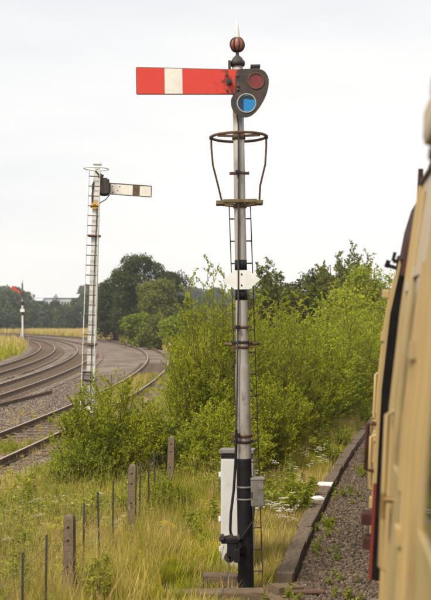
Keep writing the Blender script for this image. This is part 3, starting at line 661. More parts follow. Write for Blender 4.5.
# spare rail lying in the yard
o = rail_mesh('spare_rail', lambda d: (-7.74 + 0.111 * (d - 37.7), d), 31.2, 44.7, 1.5, 0.0).build('spare_rail', M['rail']); o.location.z = -0.055
tag(o, 'loose rusty rail lying on the ballast between the tracks', 'rail')

# ------------------------------------------------------------------ fence
def fence():
    root = empty('wire_fence', (-1.21, 15.06, -0.30)); O = root.location
    tag(root, 'old wire fence with concrete posts and thin metal stakes in long grass', 'fence')
    posts = [(-1.92, 7.6), (-1.56, 11.2), (-1.21, 15.06), (-0.81, 18.7), (-0.40, 22.4)]
    def pbuild(b):
        b.add(*(lambda pr: ([(sx * r, sy * r * .9, z) for r, z in pr for sx, sy in ((-1, -1), (1, -1), (1, 1), (-1, 1))], [(i * 4 + k, i * 4 + (k + 1) % 4, i * 4 + 4 + (k + 1) % 4, i * 4 + 4 + k) for i in range(len(pr) - 1) for k in range(4)] + [(len(pr) * 4 - 4, len(pr) * 4 - 3, len(pr) * 4 - 2, len(pr) * 4 - 1)]))([(0.062, -.15), (0.058, 0.6), (0.052, 1.12), (0.042, 1.15), (0.022, 1.165)]))
    first = None; r = random.Random(3)
    for x, y in posts:
        if first is None: first = part('post', M['concrete'], root, pbuild); o = first
        else: o = first.copy(); COL.objects.link(o); o.parent = root
        o.location = Vector((x, y, -0.30)) - O; o.rotation_euler = (r.uniform(-.02, .02), r.uniform(-.015, .025), R(-6) + r.uniform(-.06, .06))
        for z in (1.04, 0.9, 0.62, 0.34):
            h = part('wire_hole', M['black'], o, lambda b: b.disc((0, z), 0.011, -0.0565, -0.045, 8))
    st = None
    for x, y in ((-1.76, 9.6), (-1.68, 10.4), (-1.53, 12.15), (-1.42, 12.95), (-1.36, 13.9), (-1.14, 15.7), (-1.03, 16.2), (-.98, 17.2), (-.62, 20.2), (-.53, 21.3)):
        if st is None: st = part('stake', M['steel'], root, lambda b: (b.box((0, 0, .5), (0.022, 0.005, 1.22)), b.box((0.009, .009, .5), (0.005, 0.02, 1.22)))); o = st
        else: o = st.copy(); COL.objects.link(o); o.parent = root
        o.location = Vector((x, y, -0.30)) - O; o.rotation_euler = (r.uniform(-.03, .03), r.uniform(-.025, .025), r.uniform(-.4, .4))
    for z in (1.04, 0.9, 0.62, 0.34):
        pts = []
        for (x0, y0), (x1, y1) in zip(posts[:-1], posts[1:]):
            for k in range(6):
                t = k / 6; pts.append((x0 + (x1 - x0) * t - O.x - .01, y0 + (y1 - y0) * t - O.y, z - .05 * math.sin(math.pi * t)))
        part('wire', M['steel'], root, lambda b: b.tube(pts, 0.0022, 4))
fence()

# ------------------------------------------------------------------ train
def coach(name, label, side_pt, heading, x0, x1, cant_z, split, roll=3.2, steep=1.0):
    """side_pt: a point (x, y) on the left side at rail-side height; x runs along the coach"""
    D = Vector((math.sin(heading), math.cos(heading), 0)); Lf = Vector((-D.y, D.x, 0))
    o = Vector((side_pt[0], side_pt[1], RZ)) - Lf * 1.4
    root = empty(name, o, (R(roll), 0, math.pi / 2 - heading)); tag(root, label, 'railway coach')
    ins = lambda z: float(np.interp(z, [1.05, 1.4, 1.8, 2.3, 2.8, cant_z], [.0, .0, 0, 0, .03, .09]))
    root_prof = [(0.09, 0), (0.09 + .045 / steep, .17), (0.09 + .12 / steep, .32), (0.09 + .27 / steep, .46), (0.62 - .1 * (steep - 1), .58), (1.0, .67), (1.4, .70)]
    zs_u = [split] + [z for z in (1.4, 1.8, 2.05, 2.3, 2.55, 2.8, 3.0) if z > split + .05] + [cant_z]
    zs_l = [1.05] + [z for z in (1.2, 1.4, 1.6) if 1.1 < z < split - .05] + [split]
    def loft(b, sec, xa, xb, smooth=True):
        n = len(sec); nx = max(2, int((xb - xa) / 2.5))
        vs = [(xa + (xb - xa) * i / (nx - 1), y, z) for i in range(nx) for y, z in sec]
        b.add(vs, [(i * n + k, i * n + (k + 1) % n, (i + 1) * n + (k + 1) % n, (i + 1) * n + k) for i in range(nx - 1) for k in range(n)], smooth)
        b.add(vs[:n], [tuple(range(n))]); b.add(vs[-n:], [tuple(range(n))])
    def section(zs): return [(1.4 - ins(z), z) for z in zs] + [(-(1.4 - ins(z)), z) for z in reversed(zs)]
    part('body', M['cream'], root, lambda b: loft(b, section(zs_u), x0, x1, False))
    part('lower_panel', M['crimson'], root, lambda b: loft(b, section(zs_l), x0 + .001, x1 - .001, False))
    rp = [(1.4 - i, cant_z + h) for i, h in root_prof]
    roof = part('roof', M['roof'], root, lambda b: loft(b, rp + [(-y, z) for y, z in reversed(rp[:-1])], x0 - .03, x1 + .03))
    part('gutter', M['roof'], roof, lambda b: b.tube([(x0, 1.4 - .088, cant_z + .012), (x1, 1.4 - .088, cant_z + .012)], 0.016, 6))
    for xe, s in ((x0, -1), (x1, 1)):
        part('end_wall', M['bellows'], root, lambda b: loft(b, [(y * .985, z) for y, z in section([1.05] + zs_u[1:])], xe + (0 if s > 0 else -.02), xe + (.02 if s > 0 else 0), False))
        part('bellows', M['bellows'], root, lambda b: [b.box((xe + s * (.04 + .07 * k), 0, 2.2), (.05, 1.2 - .06 * (k % 2), 2.1 - .06 * (k % 2))) for k in range(4)])
        part('buffer', M['under'], root, lambda b: [(b.tube([(xe - s * .1, q * .87, .98), (xe + s * .25, q * .87, .98)], .07, 12), b.tube([(xe + s * .25, q * .87, .98), (xe + s * .30, q * .87, .98)], .2, 16)) for q in (-1, 1)])
    part('underframe', M['under'], root, lambda b: (b.box(((x0 + x1) / 2, 0, .97), (x1 - x0 - .1, 2.5, .17)), b.box(((x0 + x1) / 2, 0, .6), (5, 1.6, .5), ch=.05)))
    for bx in (x0 + 3.4, x1 - 3.4):
        bg = part('bogie', M['under'], root, lambda b: [(b.box((bx, q * 1.0, .62), (3.2, .12, .22), ch=.02), b.box((bx, q * 1.08, .45), (.8, .1, .3), ch=.02)) for q in (-1, 1)] + [b.box((bx, 0, .65), (.5, 2.0, .25))])
        for wx in (-1.3, 1.3):
            part('wheelset', M['rust'], bg, lambda b: (b.tube([(bx + wx, -1.1, .46), (bx + wx, 1.1, .46)], .07, 10), [(b.tube([(bx + wx, q * .69, .46), (bx + wx, q * .82, .46)], .457, 28), b.tube([(bx + wx, q * .68, .46), (bx + wx, q * .70, .46)], .485, 28)) for q in (-1, 1)]))
    root['_p'] = 0; del root['_p']
    return root, ins

def on_side(b, ins, xa, xb, za, zb, lo, hi, n=8):
    """a slab that follows the curved side, from lo to hi metres proud of it"""
    zs = [za + (zb - za) * k / n for k in range(n + 1)]; vs = []
    for z in zs:
        y = 1.4 - ins(z); vs += [(xa, y + lo, z), (xb, y + lo, z), (xb, y + hi, z), (xa, y + hi, z)]
    fs = [(i * 4 + k, i * 4 + (k + 1) % 4, i * 4 + 4 + (k + 1) % 4, i * 4 + 4 + k) for i in range(n) for k in range(4)]
    b.add(vs, fs + [(0, 1, 2, 3), (n * 4 + 3, n * 4 + 2, n * 4 + 1, n * 4)])
def window(root, ins, xa, xb, za=2.06, zb=2.94):
    fr = part('window', M['cream'], root, lambda b: (on_side(b, ins, xa - .05, xa, za - .05, zb + .05, -.01, .016), on_side(b, ins, xb, xb + .05, za - .05, zb + .05, -.01, .016), on_side(b, ins, xa, xb, za - .05, za, -.01, .016, 2), on_side(b, ins, xa, xb, zb, zb + .05, -.01, .016, 2)))
    part('pane', M['glass'], fr, lambda b: on_side(b, ins, xa, xb, za, zb, -.008, .003, 6))
def door(root, ins, xa, xb, zb=3.22):
    d = part('door', M['cream'], root, lambda b: on_side(b, ins, xa, xb, 1.16, zb, -.01, .009, 14))
    part('droplight', M['glass'], d, lambda b: on_side(b, ins, xa + .12, xb - .12, 2.1, 2.95, .0, .012, 6))
    part('droplight_frame', M['cream'], d, lambda b: (on_side(b, ins, xa + .07, xa + .12, 2.05, 3.0, .0, .024, 6), on_side(b, ins, xb - .12, xb - .07, 2.05, 3.0, .0, .024, 6), on_side(b, ins, xa + .12, xb - .12, 2.05, 2.1, 0, .024, 1), on_side(b, ins, xa + .12, xb - .12, 2.95, 3.0, 0, .024, 1)))
    part('edge_bead', M['cream'], d, lambda b: (on_side(b, ins, xa - .045, xa - .012, 1.16, zb, -.01, .018, 14), on_side(b, ins, xb + .012, xb + .045, 1.16, zb, -.01, .018, 14)))
    for z in (1.35, 1.85, 2.6):
        part('hinge', M['cream'], d, lambda b: on_side(b, ins, xa - .06, xa + .05, z, z + .07, .006, .034, 1))
    part('handle', M['brass'], d, lambda b: (b.tube([(xb - .06, 1.40, 1.93), (xb - .06, 1.455, 1.93)], .014, 8), b.tube([(xb - .06, 1.455, 1.96), (xb - .06, 1.455, 1.84)], .013, 8)))
    part('grab_rail', M['cream'], d, lambda b: b.tube([(xb + .14, 1.39, 1.55), (xb + .14, 1.44, 1.58), (xb + .14, 1.445, 2.3), (xb + .14, 1.385, 2.34)], .014, 8))

HN = R(6.3)
near, ins = coach('railway_coach', 'cream railway coach close alongside, its panelled side seen along its length', (0.18, 0), HN, -13.5, 5.42, 3.45, 1.22)
door(near, ins, 4.30, 4.92, 3.36)
window(near, ins, 5.10, 5.28, 2.3, 2.9)
window(near, ins, 2.4, 3.5); window(near, ins, -2.4, -1.1); window(near, ins, -4.4, -3.1); window(near, ins, -6.4, -5.1); window(near, ins, -8.4, -7.1)
door(near, ins, -0.5, 0.25)
for x in (3.72, 4.05, 5.36):
    part('cover_strip', M['cream'], near, lambda b: on_side(b, ins, x, x + .045, 1.2, 3.44, -.01, .02, 14))
vent = part('ventilator_hood', M['cream'], near, lambda b: (b.box((3.45, 1.33, 3.43), (.5, .25, .15), ch=.035), b.box((3.45, 1.325, 3.56), (.48, .225, .105), ch=.03)))
part('hood_base', M['roof'], vent, lambda b: b.box((3.45, 1.32, 3.335), (.52, .22, .045), ch=.01))
part('hood_cap', M['roof'], vent, lambda b: b.box((3.45, 1.30, 3.70), (.36, .22, .08), ch=.025))
part('hood_neck', M['roof'], vent, lambda b: b.box((3.45, 1.28, 3.635), (.28, .16, .06), ch=.01))
part('footboard', M['under'], near, lambda b: b.box((-3.5, 1.36, .72), (18, .22, .04)))

nxt, ins2 = coach('railway_coach', 'second coach beyond the gangway gap, crimson below with dark roof', (0.945, 6.95), R(9.6), 0.0, 19.5, 3.16, 1.68, steep=2.0)
door(nxt, ins2, 1.0, 1.7, 3.1)
for k in range(6): window(nxt, ins2, 2.6 + k * 2.0, 4.0 + k * 2.0, 2.06, 2.92)
part('grab_handle', M['maroon_iron'], nxt, lambda b: b.tube([(.12, 1.38, 1.74), (.12, 1.455, 1.75), (.12, 1.46, 2.05), (.12, 1.38, 2.06)], .016, 8))
part('corner_rail', M['cream'], nxt, lambda b: b.tube([(.30, 1.38, 1.58), (.30, 1.43, 1.6), (.30, 1.435, 1.95), (.30, 1.38, 1.97)], .013, 8))
for z, q in ((1.43, .09), (1.27, .07)):
    part('end_step', M['maroon_iron'], nxt, lambda b: b.box((.12, 1.38 + q / 2, z), (.16, q, .075), ch=.008))
part('lamp_iron', M['black'], nxt, lambda b: (b.box((.05, 1.345, 3.11), (.03, .10, .025), rot=(.25, 0, 0)), b.box((.05, 1.385, 3.13), (.03, .03, .05), rot=(.3, 0, 0)), b.box((.05, 1.32, 3.15), (.03, .06, .025)), b.box((.05, 1.345, 3.18), (.03, .022, .06), rot=(.2, 0, 0))))
part('end_hinge', M['cream'], nxt, lambda b: b.box((.08, 1.385, 2.93), (.05, .05, .06), ch=.01))
part('roof_rod', M['maroon_iron'], nxt, lambda b: (b.tube([(.06, 1.20, 3.4), (.06, 1.20, 3.77)], .017, 8)))
part('end_pipe', M['maroon_iron'], nxt, lambda b: b.tube([(-.05, 1.27, 3.05), (-.05, 1.24, 3.25), (-.05, 1.17, 3.42), (-.05, 1.0, 3.62)], .03, 8))

# ------------------------------------------------------------------ foliage
def leaf_quads(P, D, Nn, L, W, fold=0.25):
    """P base points, D directions, Nn normals, L lengths, W widths -> folded leaf quads"""
    D = D / np.linalg.norm(D, axis=1, keepdims=True)
    S = np.cross(D, Nn); S /= (np.linalg.norm(S, axis=1, keepdims=True) + 1e-9); U = np.cross(S, D)
    L = L[:, None]; W = W[:, None]
    a = P; c = P + D * L; m = P + D * L * .45 + U * W * fold
    V = np.stack([a, m + S * W * .5, c, m - S * W * .5], 1).reshape(-1, 3)
    F = np.arange(len(P) * 4).reshape(-1, 4); return V, F
def unit(v): return v / (np.linalg.norm(v, axis=-1, keepdims=True) + 1e-9)

def shrub_arrays(seed, H, Rr, S=55, T=24, Lf=18, leaf=0.055, low=0.12, spread=0.75, aspect=0.62):
    g = np.random.default_rng(seed)
    az = g.uniform(0, 2 * math.pi, S); rad = np.sqrt(g.uniform(0, 1, S))
    top = np.stack([np.cos(az) * rad * Rr, np.sin(az) * rad * Rr, H * (1 - 0.50 * rad ** 1.6) * g.uniform(.62, 1.0, S)], 1)
    base = np.stack([np.cos(az) * rad * Rr * .28, np.sin(az) * rad * Rr * .28, np.zeros(S)], 1) + g.normal(0, .05, (S, 3)) * (1, 1, 0)
    ctrl = base * .35 + top * .65; ctrl[:, 2] *= .55; ctrl[:, :2] = base[:, :2] * .45 + top[:, :2] * .55 + g.normal(0, .12 * Rr, (S, 2))
    def bez(t): t = t[..., None]; return (1 - t) ** 2 * base[:, None] + 2 * t * (1 - t) * ctrl[:, None] + t ** 2 * top[:, None]
    def dbez(t): t = t[..., None]; return unit(2 * (1 - t) * (ctrl - base)[:, None] + 2 * t * (top - ctrl)[:, None])
    t = np.clip(low + (1 - low) * (np.arange(T)[None] + g.uniform(0, 1, (S, T))) / T, 0, 1)
    p = bez(t); tg = dbez(t)
    a2 = g.uniform(0, 2 * math.pi, (S, T)); out = np.stack([np.cos(a2), np.sin(a2), g.uniform(-.1, .5, (S, T))], -1)
    td = unit(tg * g.uniform(.3, 1.1, (S, T, 1)) + out * spread)
    tl = (0.20 + 0.55 * (1 - t) ** .6 * g.uniform(.5, 1, (S, T))) * H / 4.2 * g.uniform(.6, 1.2, (S, T)) + .08
    k = (np.arange(Lf)[None, None] + g.uniform(.1, .9, (S, T, Lf))) / Lf
    pl = p[:, :, None] + td[:, :, None] * (k * tl[:, :, None])[..., None]; pl[..., 2] += -.10 * k ** 2 * tl[:, :, None] + .0
    n = S * T * Lf
    ld = unit(td[:, :, None] * .7 + g.normal(0, .75, (S, T, Lf, 3)) + np.array((0, 0, -.12))).reshape(n, 3)
    ln = unit(g.normal(0, .8, (n, 3)) + np.array((0, 0, .75)))
    sz = leaf * g.uniform(.6, 1.35, n)
    P = pl.reshape(n, 3); keep = P[:, 2] > .05
    V, F = leaf_quads(P[keep], ld[keep], ln[keep], sz[keep], sz[keep] * aspect)
    # stems and twigs
    b = MB(); ts = np.linspace(0, 1, 7)
    bz = bez(np.tile(ts, (S, 1)))
    for i in range(S): b.tube(list(map(Vector, bz[i])), [max(.004, .016 * H / 4 * (1 - .8 * q)) for q in ts], 5, False)
    for i in range(S):
        for j in range(0, T, 2):
            a = Vector(p[i, j]); b.tube([a, a + Vector(td[i, j]) * float(tl[i, j])], [.0035, .0015], 3, False)
    return V, F, b

def merge_np(parts):
    Vs, Fs, o = [], [], 0
    for V, F in parts: Vs.append(V); Fs.append(F + o); o += len(V)
    return np.concatenate(Vs), np.concatenate(Fs)

PROTO = {}
def shrub_proto(key, mat, **kw):
    V, F, b = shrub_arrays(**kw); PROTO[key] = (np_mesh('foliage', V, F), None, b, mat, [])
def place_shrub(key, name, label, loc, h_scale, r_scale, rz, cat='shrub', group=None):
    me, _, b, mat, made = PROTO[key]
    root = empty(name, loc, (0, 0, rz)); root.scale = (r_scale, r_scale, h_scale)
    tag(root, label, cat, group)
    if not made:
        f = link_mesh('foliage', me, mat, root); s = b.build('stem', M['stem'], root); made += [f, s]
    else:
        for src in made:
            c = src.copy(); COL.objects.link(c); c.parent = root
    return root

def at(px, d): return (px - 215.5) / 1050 * d
shrub_proto('birch_a', M['birch'], seed=1, H=4.3, Rr=1.25, S=54, T=30, Lf=27, leaf=.046)
shrub_proto('birch_b', M['birch'], seed=2, H=3.8, Rr=1.6, S=66, T=28, Lf=26, leaf=.047)
shrub_proto('sallow_a', M['sallow'], seed=3, H=3.6, Rr=1.7, S=66, T=28, Lf=25, leaf=.056, aspect=.5)
shrub_proto('low_a', M['birch'], seed=4, H=2.0, Rr=1.0, S=80, T=24, Lf=20, leaf=.042)
shrub_proto('low_b', M['sallow'], seed=5, H=1.3, Rr=.8, S=60, T=18, Lf=18, leaf=.044)
G1 = 'shrubs of the roadside thicket between signal and tracks'
def shrub(key, px, d, h, r, label, name='birch_shrub', group=None, cat='shrub'):
    H0, R0 = {'birch_a': (4.3, 1.25), 'birch_b': (3.8, 1.6), 'sallow_a': (3.6, 1.7), 'low_a': (2.0, 1.0), 'low_b': (1.3, .8)}[key]
    x = at(px, d); z = float(ground_z(x, d)) - .03
    place_shrub(key, name, label, (x, d, z), h / H0, r / R0, (px * 12.9898 + d * 3.7) % 6.28, cat, group)
th = 'yellow-green leafy birch shrub in the dense thicket behind the signal post'
gth = 'thicket shrubs behind the signal post'
shrub('birch_a', 210, 22.5, 4.95, 1.15, 'tallest slender birch shrub of the thicket, just behind the hexagonal plate')
shrub('birch_b', 204, 24.5, 3.6, .95, 'broad birch shrub at the thicket edge facing the curving tracks')
shrub('birch_b', 236, 23.0, 3.75, 1.3, th, group=gth)
shrub('sallow_a', 262, 25.5, 4.0, 1.5, th.replace('birch', 'sallow'), 'sallow_shrub', group='sallow shrubs in the thicket')
shrub('birch_b', 284, 28.0, 4.1, 1.5, th, group=gth)
shrub('birch_a', 303, 30.0, 4.3, 1.7, th, group=gth)
shrub('sallow_a', 326, 33.0, 4.3, 1.9, th.replace('birch', 'sallow'), 'sallow_shrub', group='sallow shrubs in the thicket')
shrub('birch_b', 345, 37.0, 4.4, 2.1, th, group=gth)
shrub('birch_a', 366, 42.0, 4.4, 2.2, th, group=gth)
shrub('sallow_a', 388, 47.0, 4.6, 2.4, th.replace('birch', 'sallow'), 'sallow_shrub', group='sallow shrubs in the thicket')
shrub('birch_b', 250, 30.0, 4.4, 1.8, th, group=gth)
shrub('sallow_a', 222, 29.0, 4.3, 1.6, th.replace('birch', 'sallow'), 'sallow_shrub', group='sallow shrubs in the thicket')
lowt = 'low bushy birch sapling at the grassy foot of the thicket'; glow = 'low saplings before the thicket'
shrub('low_a', 222, 19.8, 1.9, .95, 'low bushy birch sapling right behind the pale grey cabinet', group=glow); shrub('low_a', 257, 21.6, 2.3, .95, 'low bushy birch sapling behind the ladder and equipment box', group=glow)
shrub('low_a', 279, 24.6, 2.2, .85, 'low bushy birch sapling on the verge past the white flowers and blocks', group=glow); shrub('low_b', 188, 20.5, 1.6, .8, 'low sallow sapling between the farther fence post and the thicket', group=glow)
shrub('low_a', 306, 28.6, 2.4, .9, 'low birch sapling farthest along the kerb at the thicket foot', group=glow)
shrub('low_a', 110, 19.6, 2.5, 1.05, 'rounded bright green bush in front of the white signal post')
shrub('low_b', 83, 18.6, 1.35, .62, 'small green bush at the ballast edge beside the rounded bush')
shrub('low_b', 144, 20.5, 1.85, .85, 'green bush between the rounded bush and the thicket')
shrub('low_b', 168, 16.9, 0.85, .42, 'small leafy sapling growing against the wire fence')
shrub('low_b', 60, 15.2, 0.62, .55, 'low leafy weed clump on the track side of the fence', cat='plant', name='weed_clump')

# crowns for trees farther off
def crown_arrays(seed, H, Rx, lobes=22, per=220, leaf=.3, z0=.22, shape=1.0, loose=.28):
    g = np.random.default_rng(seed); P, Dn = [], []
    for i in range(lobes):
        t = g.uniform(0, 1); zc = z0 + (1 - z0) * (.08 + .80 * t)
        env = math.sin(math.pi * min(1, .12 + .80 * ((zc - z0) / (1 - z0)) ** shape)) ** .7
        a = g.uniform(0, 2 * math.pi); rr = Rx * env * math.sqrt(g.uniform(.05, 1)) * .78
        c = np.array((math.cos(a) * rr, math.sin(a) * rr, zc * H)); lr = Rx * g.uniform(.24, .46) * (.6 + .5 * env)
        n = int(per * g.uniform(.7, 1.3)); d = unit(g.normal(0, 1, (n, 3))); d[:, 2] = np.abs(d[:, 2]) * np.where(g.uniform(0, 1, n) < .75, 1, -1)
        r = lr * (1 - loose * g.uniform(0, 1, n) ** 1.5 + g.normal(0, .09, n)); q = c + d * r[:, None] * np.array((1, 1, .8))
        P.append(q); Dn.append(d)
    P = np.concatenate(P); Dn = np.concatenate(Dn); n = len(P)
    D = unit(g.normal(0, 1, (n, 3)) + Dn * .3 + np.array((0, 0, -.25))); Nn = unit(Dn + g.normal(0, .6, (n, 3)) + np.array((0, 0, .35)))
    s = leaf * g.uniform(.55, 1.4, n); return leaf_quads(P, D, Nn, s, s * .7)
def tree_parts(root, seed, H, Rx, mat, trunk_r, **kw):
    V, F = crown_arrays(seed, H, Rx, **kw); link_mesh('crown', np_mesh('crown', V, F), mat, root)
    r = random.Random(seed)
    def f(b):
        b.tube([(0, 0, -.3), (.02 * H * r.uniform(-1, 1), 0, H * .3), (.03 * H * r.uniform(-1, 1), .02 * H * r.uniform(-1, 1), H * .62), (.03 * H * r.uniform(-1, 1), 0, H * .9)], [trunk_r * 1.25, trunk_r, trunk_r * .6, trunk_r * .15], 9)
        for k in range(9):
            a = r.uniform(0, 6.28); h = H * r.uniform(.25, .7); l = Rx * r.uniform(.5, .85)
            b.tube([(0, 0, h), (math.cos(a) * l * .5, math.sin(a) * l * .5, h + l * .35), (math.cos(a) * l, math.sin(a) * l, h + l * .75)], [trunk_r * .45, trunk_r * .28, trunk_r * .08], 6)
    part('trunk', M['bark'], root, f)
def tree(name, label, px, d, H, Rx, mat, seed, cat='tree', group=None, trunk_r=None, **kw):
    x = at(px, d); root = empty(name, (x, d, float(ground_z(x, d)))); tag(root, label, cat, group)
    tree_parts(root, seed, H, Rx, M[mat], trunk_r or H * .018, **kw); return root
# group by the curve of the tracks
tree('dark_tree', 'tallest dark broadleaf tree in the clump by the track curve', 136, 150, 13.0, 4.2, 'oak', 21, lobes=46, per=480, leaf=.28, z0=.06)
tree('dark_tree', 'dark tree at the side of the clump nearest the white signal post', 114, 155, 9.6, 3.4, 'oak', 22, lobes=36, per=420, leaf=.28, z0=.02)
tree('willow_tree', 'olive green willow tree in front of the dark clump', 157, 135, 8.6, 3.3, 'willow', 23, lobes=40, per=420, leaf=.26, z0=.04)
tree('dark_tree', 'dark broadleaf tree behind the willow at the clump edge', 166, 150, 10.8, 3.6, 'oak', 24, lobes=38, per=420, leaf=.28, z0=.06)
tree('lime_bush', 'bright lime green bush at the foot of the dark clump', 137, 120, 3.9, 1.9, 'limebush', 25, cat='bush', lobes=20, per=260, leaf=.24, z0=0.02)
tree('dark_bush', 'dark green bush beside the lime green one at the track curve', 158, 112, 3.6, 2.4, 'willow', 26, cat='bush', lobes=20, per=260, leaf=.24, z0=0.02)
tree('dark_bush', 'low bush half hidden beside the thicket past the track curve', 180, 95, 4.0, 2.2, 'limebush', 27, cat='bush', lobes=18, per=240, leaf=.22, z0=0.02)
# trees rising over the thicket on the right
def feather_tree(name, label, px, d, H, Rx, mat, seed, z0, **kw):
    x = at(px, d); root = empty(name, (x, d, float(ground_z(x, d)))); tag(root, label, 'tree')
    V, F, b = shrub_arrays(seed=seed, H=H - z0, Rr=Rx, leaf=.155, low=.2, **kw); V = V + np.array((0, 0, z0))
    b.v = [(p[0], p[1], p[2] + z0) for p in b.v]
    link_mesh('crown', np_mesh('crown', V, F), M[mat], root); b.tube([(0, 0, -.3), (.03, 0, z0 * .5), (0, 0, z0 + .5), (.05, .03, H * .8)], [.14, .11, .08, .02], 8)
    b.build('trunk', M['bark'], root)
feather_tree('birch_tree', 'open-crowned tree with a bare leading stem above the thicket', 330, 66, 8.2, 2.2, 'willow', 31, 1.6, S=44, T=34, Lf=18, spread=.95)
feather_tree('birch_tree', 'twin-topped tree, tallest above the thicket beside the coach', 354, 68, 8.9, 1.7, 'willow', 32, 1.6, S=40, T=34, Lf=18, spread=.95)
feather_tree('birch_tree', 'small rounded tree above the thicket beside the hexagonal plate', 270, 62, 7.4, 1.9, 'willow', 33, 1.6, S=38, T=34, Lf=18, spread=.95)
tree('dark_tree', 'dark dense tree between the twin-topped tree and the thicket', 312, 70, 6.9, 2.0, 'oak', 34, lobes=44, per=160, leaf=.18, z0=.1)
tree('dark_tree', 'broad dense tree at the end of the thicket beside the coach', 372, 60, 6.9, 2.6, 'sallow', 35, lobes=44, per=160, leaf=.17, z0=.06)
tree('dark_tree', 'low dense tree just over the thicket before the broad tree', 340, 56, 5.0, 2.0, 'sallow', 36, lobes=40, per=160, leaf=.17, z0=.06)
tree('dark_tree', 'low dark tree hidden behind the thicket past the signal', 290, 75, 5.6, 2.6, 'oak', 37, lobes=20, per=240, leaf=.2, z0=.1)

# ------------------------------------------------------------------ scattered stuff (geometry nodes on explicit points)
def scatter(name, label, protos, P, rot, scl, idx, cat=None):
    coll = bpy.data.collections.new(name + '_sources')
    for i, (me, mats) in enumerate(protos):
        o = bpy.data.objects.new('%s_source_%02d' % (name, i), me); coll.objects.link(o)
        for m in mats: me.materials.append(m)
    me = bpy.data.meshes.new(name); me.vertices.add(len(P)); me.vertices.foreach_set('co', np.ascontiguousarray(P, dtype=np.float32).ravel())
    for an, ty, key, arr in (('rot', 'FLOAT_VECTOR', 'vector', rot), ('scl', 'FLOAT_VECTOR', 'vector', scl), ('idx', 'INT', 'value', idx)):
        a = me.attributes.new(an, ty, 'POINT'); a.data.foreach_set(key, np.ascontiguousarray(arr, dtype=np.int32 if ty == 'INT' else np.float32).ravel())
    ob = bpy.data.objects.new(name, me); COL.objects.link(ob)
    ng = bpy.data.node_groups.new(name, 'GeometryNodeTree')
    ng.interface.new_socket('Geometry', in_out='INPUT', socket_type='NodeSocketGeometry'); ng.interface.new_socket('Geometry', in_out='OUTPUT', socket_type='NodeSocketGeometry')
    gi = ng.nodes.new('NodeGroupInput'); go = ng.nodes.new('NodeGroupOutput')
    ci = ng.nodes.new('GeometryNodeCollectionInfo'); ci.inputs[0].default_value = coll; ci.inputs['Separate Children'].default_value = True; ci.inputs['Reset Children'].default_value = True
    ip = ng.nodes.new('GeometryNodeInstanceOnPoints'); ip.inputs['Pick Instance'].default_value = True
    def na(n, ty):
        x = ng.nodes.new('GeometryNodeInputNamedAttribute'); x.data_type = ty; x.inputs[0].default_value = n; return [q for q in x.outputs if q.enabled and q.name == 'Attribute'][0]
    e2r = ng.nodes.new('FunctionNodeEulerToRotation')
    L = ng.links.new
    L(gi.outputs[0], ip.inputs['Points']); L(ci.outputs[0], ip.inputs['Instance']); L(na('idx', 'INT'), ip.inputs['Instance Index'])
    L(na('rot', 'FLOAT_VECTOR'), e2r.inputs[0]); L(e2r.outputs[0], ip.inputs['Rotation']); L(na('scl', 'FLOAT_VECTOR'), ip.inputs['Scale'])
    L(ip.outputs[0], go.inputs[0])
    md = ob.modifiers.new('scatter', 'NODES'); md.node_group = ng
    tag(ob, label, cat, kind='stuff'); return ob

def blades(seed, n, h, w, spread, lean, hjit=.4):
    g = np.random.default_rng(seed)
    a = g.uniform(0, 6.283, n); r = spread * np.sqrt(g.uniform(0, 1, n)); B = np.stack([np.cos(a) * r, np.sin(a) * r, np.full(n, -.02)], 1)
    H = h * g.uniform(1 - hjit, 1.1, n); az = g.uniform(0, 6.283, n); ln = lean * g.uniform(.1, 1, n) * H
    D = np.stack([np.cos(az), np.sin(az), 0 * az], 1); S = np.stack([-np.sin(az + g.normal(0, .8, n)), np.cos(az), 0 * az], 1); S = unit(S) * (w * g.uniform(.6, 1.3, n) / 2)[:, None]
    m = B + D * (ln * .3)[:, None]; m[:, 2] += H * .55; t = B + D * ln[:, None]; t[:, 2] += H
    V = np.stack([B - S, B + S, m + S * .8, m - S * .8, t + S * .15, t - S * .15], 1).reshape(-1, 3)
    i = np.arange(n)[:, None] * 6; F = np.concatenate([i + np.array([[0, 1, 2, 3]]), i + np.array([[3, 2, 4, 5]])]); return V, F
def heads(seed, n, h, spread, lean, size):
    """grass stalks with feathery seed heads"""
    g = np.random.default_rng(seed); V0, F0 = blades(seed, n, h, .0035, spread, lean, .3)
    tips = V0.reshape(n, 6, 3)[:, 4]; k = 9
    P = np.repeat(tips, k, 0) - np.array((0, 0, 1)) * np.tile(np.linspace(0, size * 2.2, k), n)[:, None]
    D = unit(g.normal(0, .55, (n * k, 3)) + np.array((0, 0, .9))); s = size * .5 * g.uniform(.6, 1.2, n * k)
    V1, F1 = leaf_quads(P, D, unit(g.normal(0, 1, (n * k, 3))), s, s * .28)
    return merge_np([(V0, F0), (V1, F1)])
def weed(seed, h, n=34, leaf=.07):
    g = np.random.default_rng(seed); b = []
    Vs, Fs = blades(seed, 5, h, .006, .06, .25, .3); tips = Vs.reshape(5, 6, 3)
    P = []
    for i in range(5):
        t = g.uniform(.15, 1, n); q = tips[i, 0] * (1 - t)[:, None] + tips[i, 4] * t[:, None]; P.append(q)
    P = np.concatenate(P); m = len(P); D = g.normal(0, 1, (m, 3)); D[:, 2] = g.uniform(-.2, .6, m)
    s = leaf * g.uniform(.5, 1.3, m); V, F = leaf_quads(P, unit(D), unit(g.normal(0, .4, (m, 3)) + np.array((0, 0, 1))), s, s * .45)
    return merge_np([(Vs, Fs), (V, F)])
